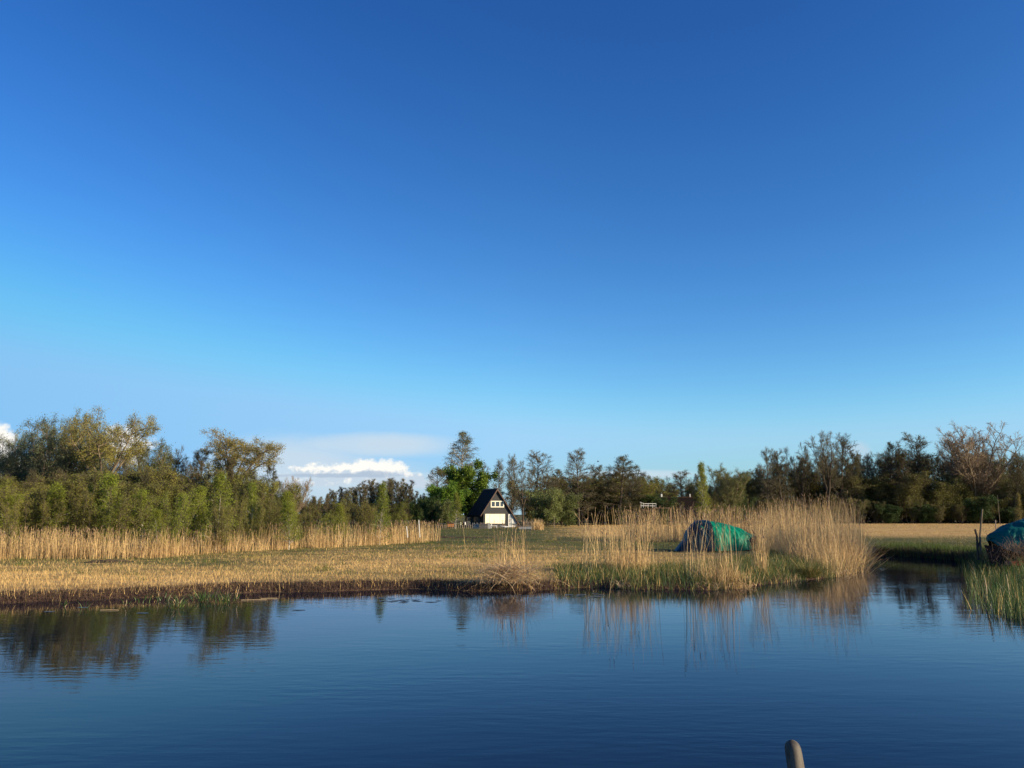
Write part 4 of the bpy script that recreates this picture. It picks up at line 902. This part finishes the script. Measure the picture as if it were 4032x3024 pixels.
# orange hutch
t = empty('orange_hutch', (X(1765, 126.5), 126.5, GZ)); tag(t, 'small orange hutch with dark sloping roof behind the fence', 'hutch')
q = MB(); q.box(0, .88, 0, .6, .25, .68); q.build('body', mat('orange_wood', (.62, .24, .07), .7, .3, var=(.48, .19, .06), scale=5), t)
q = MB(); q.prism([(-.12, .70), (1.0, .70), (.9, 1.02), (-.02, 1.06)], -.08, .7); q.build('roof', mat('hutch_roof', (.10, .06, .05), .9, .1, var=(.06, .04, .035)), t)
for dx in (.03, .8): q = MB(); q.box(dx, dx+.06, .02, .08, 0, .25); q.build('leg', wood_, t)
# garden chairs with white bits (dark seat group)
for i, px in enumerate((1815, 1833, 1850)):
    t = empty('garden_chair', (X(px, 128+i*.6), 128+i*.6, GZ), .4*i); tag(t, ['dark garden chair with white cushion nearest the small birch', 'dark garden chair in the middle of the three', 'dark garden chair beside the house wall'][i], 'chair', 'garden chairs behind the fence')
    dk = mat('dark_frame', (.02, .02, .022), .6)
    q = MB(); q.box(-.3, .3, -.28, .28, .40, .47); q.build('seat', dk, t); q = MB(); q.box(-.3, .3, .24, .31, .47, 1.1); q.build('backrest', dk, t)
    for sx in (-.27, .27):
        for sy in (-.25, .25): q = MB(); q.box(sx-.03, sx+.03, sy-.03, sy+.03, 0, .40); q.build('leg', dk, t)
    if i < 2: q = MB(); q.tube([(0, -.0, .5), (0, -.02, .66), (0, .0, .86), (0, .02, .92)], [.10, .13, .11, .03], 8); q.build('cushion', whitew, t)
# white bench
t = empty('white_bench', (X(1934, 127), 127, GZ)); tag(t, 'low white bench under the cream shutters', 'bench')
q = MB(); q.box(0, .92, 0, .3, .33, .42); q.build('seat', whitew, t)
for dx in (.02, .84): q = MB(); q.box(dx, dx+.07, .03, .27, 0, .33); q.build('leg', whitew, t)
q = MB(); q.box(0, .16, .26, .30, .42, .62); q.build('backrest', whitew, t)
# grey stone at the fence end, posts
q = MB(); q.box(-.02, .28, 0, .2, 0, .82); q.box(.28, .40, .02, .18, 0, .55); tag(q.build('grey_post', grey_pale, None, (X(1923, 124), 124, GZ)), 'stubby grey post at the right end of the brown picket fence', 'post')
for px, hh, lab in [(1946, 1.25, 'thin brown stake in front of the cream shutters'), (1978, 1.2, 'thin dark post with crossbar before the shutters'), (1988, 1.2, 'pale stake at the right edge of the shutters')]:
    q = MB(); q.tube([(0, 0, 0), (.03, 0, hh)], [.035, .025], 6)
    if 'cross' in lab: q.beam((-.2, 0, hh-.05), (.22, 0, hh-.05), .05)
    tag(q.build('stake', wood_, None, (X(px, 124.5), 124.5, GZ)), lab, 'stake', 'stakes in front of the house')
# white canoe paddle-like board on trestles
t = empty('white_canoe', (X(1970, 124), 124, GZ)); tag(t, 'slim white canoe lying low in front of the glass door', 'canoe')
q = MB(); q.tube([(0, 0, .42), (.25, 0, .36), (.7, 0, .26), (1.1, 0, .26), (1.6, 0, .26), (2.3, 0, .27), (2.9, 0, .30)], [.02, .06, .14, .09, .07, .05, .02], 8); q.build('hull', whitew, t)
for dx in (.6, 1.9): q = MB(); q.beam((dx, 0, 0), (dx, 0, .22), .05); q.build('trestle', wood_, t)
# slanted pole trestle and grey skiff on the right
t = empty('pole_trestle', (X(2008, 122), 122, GZ)); tag(t, 'slanting wooden poles resting on a trestle right of the glass door', 'poles')
a0 = at_y(2006, 2062, 122)-t.location; a1 = at_y(2088, 2081, 121)-t.location
q = MB(); q.beam(a0, a1, .08, .08); q.build('pole', palem, t); q = MB(); q.beam(a0+Vector((.3, .3, .0)), a1+Vector((.2, .3, .12)), .06, .06); q.build('pole', wood_, t)
for f_ in (.12, .2, .55, .97):
    p = a0.lerp(a1, f_); q = MB(); q.beam((p.x, .1, -.05), (p.x, .1, p.z), .08); q.build('leg', wood_, t)
q = MB(); p = a0.lerp(a1, .45); q.beam((p.x-.5, .1, .3), (p.x+1.4, .1, .25), .06, .12); q.build('plank', wood_, t)
t = empty('grey_skiff', (X(2044, 118), 118, GZ)); tag(t, 'small grey flat-sided boat lying on the grass below the poles', 'boat')
sk = mat('grey_metal', (.30, .31, .32), .5, .4, var=(.2, .21, .22), scale=3)
q = MB(); q.prism([(0, 0), (1.75, .05), (1.85, .40), (-.05, .30)], 0, .05); q.prism([(0, 0), (1.75, .05), (1.85, .40), (-.05, .30)], .75, .8); q.box(.0, 1.76, .051, .749, .02, .06); q.build('hull', sk, t)
q = MB(); q.box(.5, .75, .052, .748, .22, .26); q.build('thwart', wood_, t)
# white leaning stake in the reeds left of the house
for px, y0, y1, Y, lab in [(1652, 2047, 2088, 59.5, 'taller white leaning stake in the reeds left of the house'), (1604, 2072, 2092, 57.5, 'short white stake in the reeds left of the taller one')]:
    p = at_y(px+2, 2088, Y); q_ = at_y(px-3, y0, Y); q = MB(); q.beam((0, 0, -.5), tuple(q_-p), .07, .05); tag(q.build('white_stake', whitew, None, p), lab, 'stake', 'white stakes in the reeds')
# low reeds near the boat right of the house
x, y, u = band_pts([2090, 2140], [112, 112], 3, 240, .2, 9)
stuff('reed_belt', reed_parts(x, y, np.full(len(x), GZ), .7, 1.6, .15, .04, leaves=1.5, plume=.1), RM, 'small orange-brown reed patch right of the grey skiff', 'reeds')
# dark earth strip left of the house
for px, py, L_, lab in [(1760, 2118, 5.0, 'low dark ridge of dug earth in the meadow before the house'), (430, 2215, 1.3, 'dark bare patch of earth on the left meadow')]:
    p = on_z(px, py, GZ); V = []; Fq = []; n = 26
    for i in range(n+1):
        for j in range(7):
            u_ = i/n*2-1; v_ = j/6*2-1; e = max(0, 1-u_*u_)*max(0, 1-v_*v_); V.append((u_*L_, v_*(.8 if L_ > 2 else .4), -.06+.17*e**.5*(.7+.6*random.random())))
    for i in range(n):
        for j in range(6): a_ = i*7+j; Fq.append((a_, a_+7, a_+8, a_+1))
    me = bpy.data.meshes.new('earth_ridge'); me.from_pydata(V, [], Fq); tag(link('earth_ridge', me, mat('dark_earth', (.05, .038, .028), .95, .1, var=(.09, .065, .04), scale=4), None, (p.x, p.y, GZ)), lab, 'earth')

# ---- high footbridge railing and far house
t = empty('white_footbridge', at_y(2520, 2000, 150)*1.0); base = t.location.copy(); base.z = GZ; t.location = base
tag(t, 'white railing of a raised footbridge in front of the right wood', 'bridge')
def L3(px, py, Y=150): return at_y(px, py, Y) - base
for k in (0,):
    off = Vector((0, 1.3*k, 0)); q = MB()
    q.beam(L3(2520, 1977)+off, L3(2536, 1983)+off, .07); q.beam(L3(2536, 1983)+off, L3(2584, 1983)+off, .06, .09); q.beam(L3(2522, 1991)+off, L3(2580, 1992)+off, .06, .09)
    q.build('rail', whitew, t)
    for px in (2524, 2534, 2552, 2570, 2583): q = MB(); q.beam(L3(px, 1999)+off, L3(px, 1981)+off, .06); q.build('post', whitew, t)
q = MB(); q.box(L3(2515, 0).x, L3(2588, 0).x, -.05, 1.35, L3(0, 2001).z, L3(0, 1999.5).z); q.build('deck', wood_, t)
for px in (2522, 2582):
    q = MB(); q.box(L3(px, 0).x-.12, L3(px, 0).x+.12, .1, 1.2, 0, L3(0, 2001).z); q.build('pier', wood_, t)
fh = empty('far_cottage', (X(2608, 170), 170, GZ)); tag(fh, 'low dark cottage roof with pinkish ridge behind the reeds and white chimney', 'cottage')
Lx = X(2740, 170)-X(2608, 170); rz_ = at_y(2650, 1957, 170).z-GZ
q = MB(); q.box(.4, Lx-.4, 1.2, 5.8, 0, 2.1); q.build('wall', wallm, fh)
q = MB(); q.v = [(-.1, 0, 1.6), (Lx+.1, 0, 1.6), (Lx-.2, 3.4, rz_), (.2, 3.4, rz_), (-.1, 7, 1.6), (Lx+.1, 7, 1.6)]; q.f = [(0, 1, 2, 3), (5, 4, 3, 2), (0, 3, 4), (1, 5, 2), (0, 4, 5, 1)]; q.m = [0]*5
frf = q.build('roof', mat('far_thatch', (.010, .008, .008), .95, .05, var=(.018, .013, .011), scale=5), fh)
q = MB(); q.box(.15, Lx-.15, 3.3, 3.5, rz_-.03, rz_+.10); q.build('ridge_cap', mat('ridge_pink', (.09, .05, .038), .85, .1, var=(.05, .03, .025), scale=1.5), frf)
for xx in (.15, Lx-.75): q = MB(); q.box(xx, xx+(.3 if xx < 1 else .15), 3.3, 3.6, rz_+.05, rz_+.7); q.build('chimney', whitew, frf)

# ------------------------------------------------------------------ boats under tarpaulins
def tarp_mat(name, a, b, rough=.5):
    return mat(name, a, rough, .22, var=b, scale=2.2, bump=.25, bscale=9)
green_t = tarp_mat('green_tarp', (.0, .24, .13), (.0, .15, .085)); navy_t = tarp_mat('navy_tarp', (.003, .014, .032), (.004, .028, .045)); teal_t = tarp_mat('teal_tarp', (.006, .12, .10), (.004, .075, .07))
def tarp(name, prof, half, m, parent, wr=.05, seed=0, nx_=110, na=40, yoff=None, flare=.15):
    """a draped sheet: prof = [(x, ztop)], half = width profile [(x, w)], sides fall to the ground"""
    xs = np.linspace(prof[0][0], prof[-1][0], nx_); V = []; r = np.random.default_rng(seed); Fq = []
    for x in xs:
        zt = np.interp(x, [p[0] for p in prof], [p[1] for p in prof]); zb = np.interp(x, [p[0] for p in prof], [p[2] for p in prof]); w = np.interp(x, [p[0] for p in half], [p[1] for p in half])
        for j in range(na+1):
            a = math.pi*j/na; cy = -math.cos(a); cz = math.sin(a)**.55 if 0 < j < na else 0
            k = 1+flare*(1-cz)
            n1 = float(fbm(np.array([x*2.2+3*cy]), np.array([cy*1.3+seed]), seed+2)[0])-.5; n2 = float(fbm(np.array([x*6.5+cy*2]), np.array([cz*1.5+cy]), seed+5)[0])-.5
            n3 = abs(float(fbm(np.array([x*3.1+cy*4.5]), np.array([cz*5.0-x*1.3]), seed+9)[0])-.5); d = wr*(n1*1.7+n2*1.0-n3*2.4)*(1 if 0 < cz else .6)
            V.append((x + d*.4, cy*w*k*(1+d/w if w > .1 else 1), zb + (zt-zb)*cz + d*(.7 if cz > .2 else .0)))
    for i in range(nx_-1):
        for j in range(na): q = i*(na+1)+j; Fq.append((q, q+na+1, q+na+2, q+1))
    Fq.append(tuple(range(na+1))[::-1]); Fq.append(tuple((nx_-1)*(na+1)+j for j in range(na+1)))
    me = bpy.data.meshes.new(name); me.from_pydata(V, [], Fq); me.polygons.foreach_set('use_smooth', [True]*(len(Fq)-2)+[False]*2)
    so = link(name, me, m, parent); return so
YB = 48.5; b0 = Vector((X(2795, YB), YB, GZ)); bt = empty('covered_boat', b0); tag(bt, 'boat on the meadow wrapped in bright green and navy tarpaulin', 'covered boat')
def lx(px): return X(px, YB)-b0.x
def lz(py): return at_y(2795, py, YB).z-GZ
gp = [(lx(2728), lz(2053), .05), (lx(2770), lz(2051), .05), (lx(2810), lz(2054), .05), (lx(2862), lz(2066), .06), (lx(2905), lz(2080), .08), (lx(2930), lz(2094), .12), (lx(2946), lz(2100), .22), (lx(2956), lz(2104), .35)]
tarp('green_tarpaulin', gp, [(lx(2728), .88), (lx(2800), .95), (lx(2880), .85), (lx(2930), .62), (lx(2956), .30)], green_t, bt, .07, 4)
npf = [(lx(2650), .08, .0), (lx(2668), .42, 0), (lx(2682), .62, .0), (lx(2688), .9, 0), (lx(2696), 1.22, 0), (lx(2712), 1.48, .02), (lx(2732), lz(2050)+.02, .03), (lx(2765), lz(2049)+.03, .03), (lx(2785), lz(2050)+.03, .04)]
nv = tarp('navy_tarpaulin', npf, [(lx(2650), .45), (lx(2690), .85), (lx(2740), .98), (lx(2785), 1.03)], navy_t, bt, .07, 9)
# strip of navy sheet running along the top of the green one
st = MB(); pts = [Vector((lx(a), -.55+.1*i, lz(b)+.015)) for i, (a, b) in enumerate([(2770, 2064), (2805, 2070), (2840, 2072), (2868, 2076)])]
hl = MB(); hl.prism([(lx(2700), .02), (lx(2930), .02), (lx(2948), .45), (lx(2690), .45)], -.55, .55); hl.build('hull', mat('hull_brown', (.09, .03, .02), .7, .3, var=(.05, .02, .015)), bt)
hb = MB(); hb.prism([(lx(2925), lz(2128)), (lx(2951), lz(2110)), (lx(2953), lz(2138)), (lx(2942), lz(2146))], -.66, -.30); hb.build('stern', mat('stern_dark', (.03, .02, .02), .7), bt)
# right-hand covered boat, mostly in shade
YR = 34.0; r0 = Vector((X(4032, YR), YR, GZ)); rt_ = empty('covered_boat', r0); tag(rt_, 'large heap under a folded teal tarpaulin at the right edge', 'covered boat')
def rx(px): return X(px, YR)-r0.x
def rzz(py): return at_y(4000, py, YR).z-GZ
rp = [(rx(3866), rzz(2106), 1.05), (rx(3900), rzz(2088), .72), (rx(3940), rzz(2066), .55), (rx(3990), rzz(2048), .5), (rx(4040), rzz(2036), .42), (rx(4130), rzz(2026), .4), (rx(4250), rzz(2030), .4), (rx(4330), rzz(2060), .4)]
tarp('tarpaulin', rp, [(rx(3866), .10), (rx(3900), .5), (rx(3960), .8), (rx(4060), 1.05), (rx(4250), 1.05), (rx(4330), .7)], teal_t, rt_, .13, 14, 90, 30, flare=.1)
hl = MB(); hl.prism([(rx(3895), .0), (rx(4320), .0), (rx(4330), .75), (rx(3872), .85)], -.45, .45); hl.build('hull', mat('hull_black', (.02, .014, .012), .8, .2, var=(.035, .02, .016)), rt_)
hl = MB(); hl.prism([(rx(3890), .12), (rx(3940), .10), (rx(3938), .30), (rx(3893), .27)], -1.0, -.5); tag(hl.build('red_dinghy', mat('red_paint', (.30, .02, .02), .5, .4, var=(.2, .02, .02)), None, r0), 'dull red bow of a dinghy under the teal tarpaulin', 'dinghy')
# heap of dry brown reeds against the tarp
n = 900; v, f, r, _, _ = ribbons(np.stack([rng.normal(-.1, .6, n), rng.normal(0, .2, n), rng.uniform(.2, .9, n)], 1), rng.uniform(.2, .6, n), rng.uniform(0, 6.28, n), rng.uniform(.2, 1.4, n), rng.uniform(.4, 1.6, n), .012, 4)
tag(link('brush_heap', np_mesh('brush_heap', v, f, r), M['plume'], None, r0+Vector((rx(3955), -1.15, 0))), 'heap of dry brown brushwood against the teal tarpaulin', 'brushwood')
# stakes by it
for pts, rads, m, lab in [([(3853, 2205), (3848, 2150), (3846, 2110), (3839, 2084)], [.05, .045, .04, .045], 'bark', 'short dark forked stake left of the teal tarpaulin'), ([(3861, 2180), (3859, 2110), (3862, 2070), (3868, 2004)], [.05, .042, .038, .03], 'bark_pale', 'tall crooked pole beside the teal tarpaulin, pale on top')]:
    Q = [at_y(a, b_, 35.5) for a, b_ in pts]; q = MB(); q.tube([p-Q[0] for p in Q], rads, 7)
    if 'forked' in lab: q.tube([Vector((.02, 0, .5)), Vector((.1, 0, .75)), Vector((.16, 0, .82))], [.03, .025, .015], 5)
    tag(q.build('stake', M[m], None, Q[0]), lab, 'stake', 'stakes beside the teal tarpaulin', )
q = MB(); p = at_y(3921, 2070, 90); p.z = GZ; q.tube([(0, 0, 0), (0, 0, 1.5)], .06, 6); tag(q.build('field_post', palem, None, p), 'small pale post in the far field above the teal tarpaulin', 'post')
for px, Y, hh, lab in [(2180, 130, 1.9, 'thin pale pole in the meadow right of the house'), (2120, 128, 1.6, 'thin leaning stick by the reed patch right of the house'), (3917, 150, 5.5, 'tall thin pole at the edge of the wood above the teal tarpaulin')]:
    q = MB(); q.tube([(0, 0, 0), (.03, 0, hh)], [.035, .02], 6); tag(q.build('pole', palem, None, (X(px, Y), Y, GZ)), lab, 'pole', 'thin poles in the meadow')

# ------------------------------------------------------------------ mooring post in the foreground
def mooring_post():
    YP = 6.0; top = at_y(3117, 2912, YP); n = 28; V = []; Fq = []
    lean = Vector((.11, 0, -1)).normalized(); r_ = .056
    prof = [(0, .0), (.006, .35), (.016, .62), (.032, .84), (.055, .96), (.09, 1.0), (.2, 1.01), (.35, 1.03), (.6, 1.05), (.9, 1.07), (1.4, 1.08), (1.9, 1.08)]
    for d, k in prof:
        for j in range(n):
            a = 2*math.pi*j/n; w = 1+.02*math.sin(3*a+d*5)+.012*math.sin(7*a+d*11)
            V.append((r_*k*w*math.cos(a)+lean.x*d, r_*k*w*math.sin(a), -d))
    for i in range(len(prof)-1):
        for j in range(n): j2 = (j+1) % n; Fq.append((i*n+j, (i+1)*n+j, (i+1)*n+j2, i*n+j2))
    me = bpy.data.meshes.new('mooring_post'); me.from_pydata(V, [], Fq); me.polygons.foreach_set('use_smooth', [True]*len(Fq))
    o = bpy.data.objects.new('mooring_post', None); o.location = top; C.objects.link(o)
    tag(o, 'grey weathered round-topped mooring post in the foreground water', 'mooring post')
    m = mat('post_wood', (.15, .13, .105), .7, .25, var=(.05, .043, .036), scale=14, bump=.7, bscale=30, stretch=(1, 1, .45))
    link('post_body', me, m, o)
    q = MB(); q.tube([(.11+.03, -.03, -.19), (.11+.065, -.03, -.26), (.11+.09, -.01, -.40), (.11+.08, 0, -.7)], [.02, .045, .05, .05], 10, True); q.build('side_block', m, o, smooth=True)
mooring_post()
# bird
p = at_y(2355, 1818, 120); q = MB(); q.tube([(-.18, 0, 0), (-.08, 0, .01), (.05, 0, .01), (.17, 0, .03)], [.01, .06, .06, .015], 6)
q.v += [(0, 0, .02), (-.1, .05, .3), (-.06, .1, .02), (0, 0, .02), (.1, -.3, .28), (-.08, -.1, .02)]; k = len(q.v)-6; q.f += [(k, k+1, k+2), (k+3, k+4, k+5)]; q.m += [0, 0]
tag(q.build('bird', mat('bird_dark', (.03, .03, .03), .8), None, p), 'tiny dark bird flying above the conical alder', 'bird')

for t in list(USED):
    if not USED[t]:
        for c in KIDS[t]: bpy.data.objects.remove(c)
        bpy.data.objects.remove(bpy.data.objects[t])
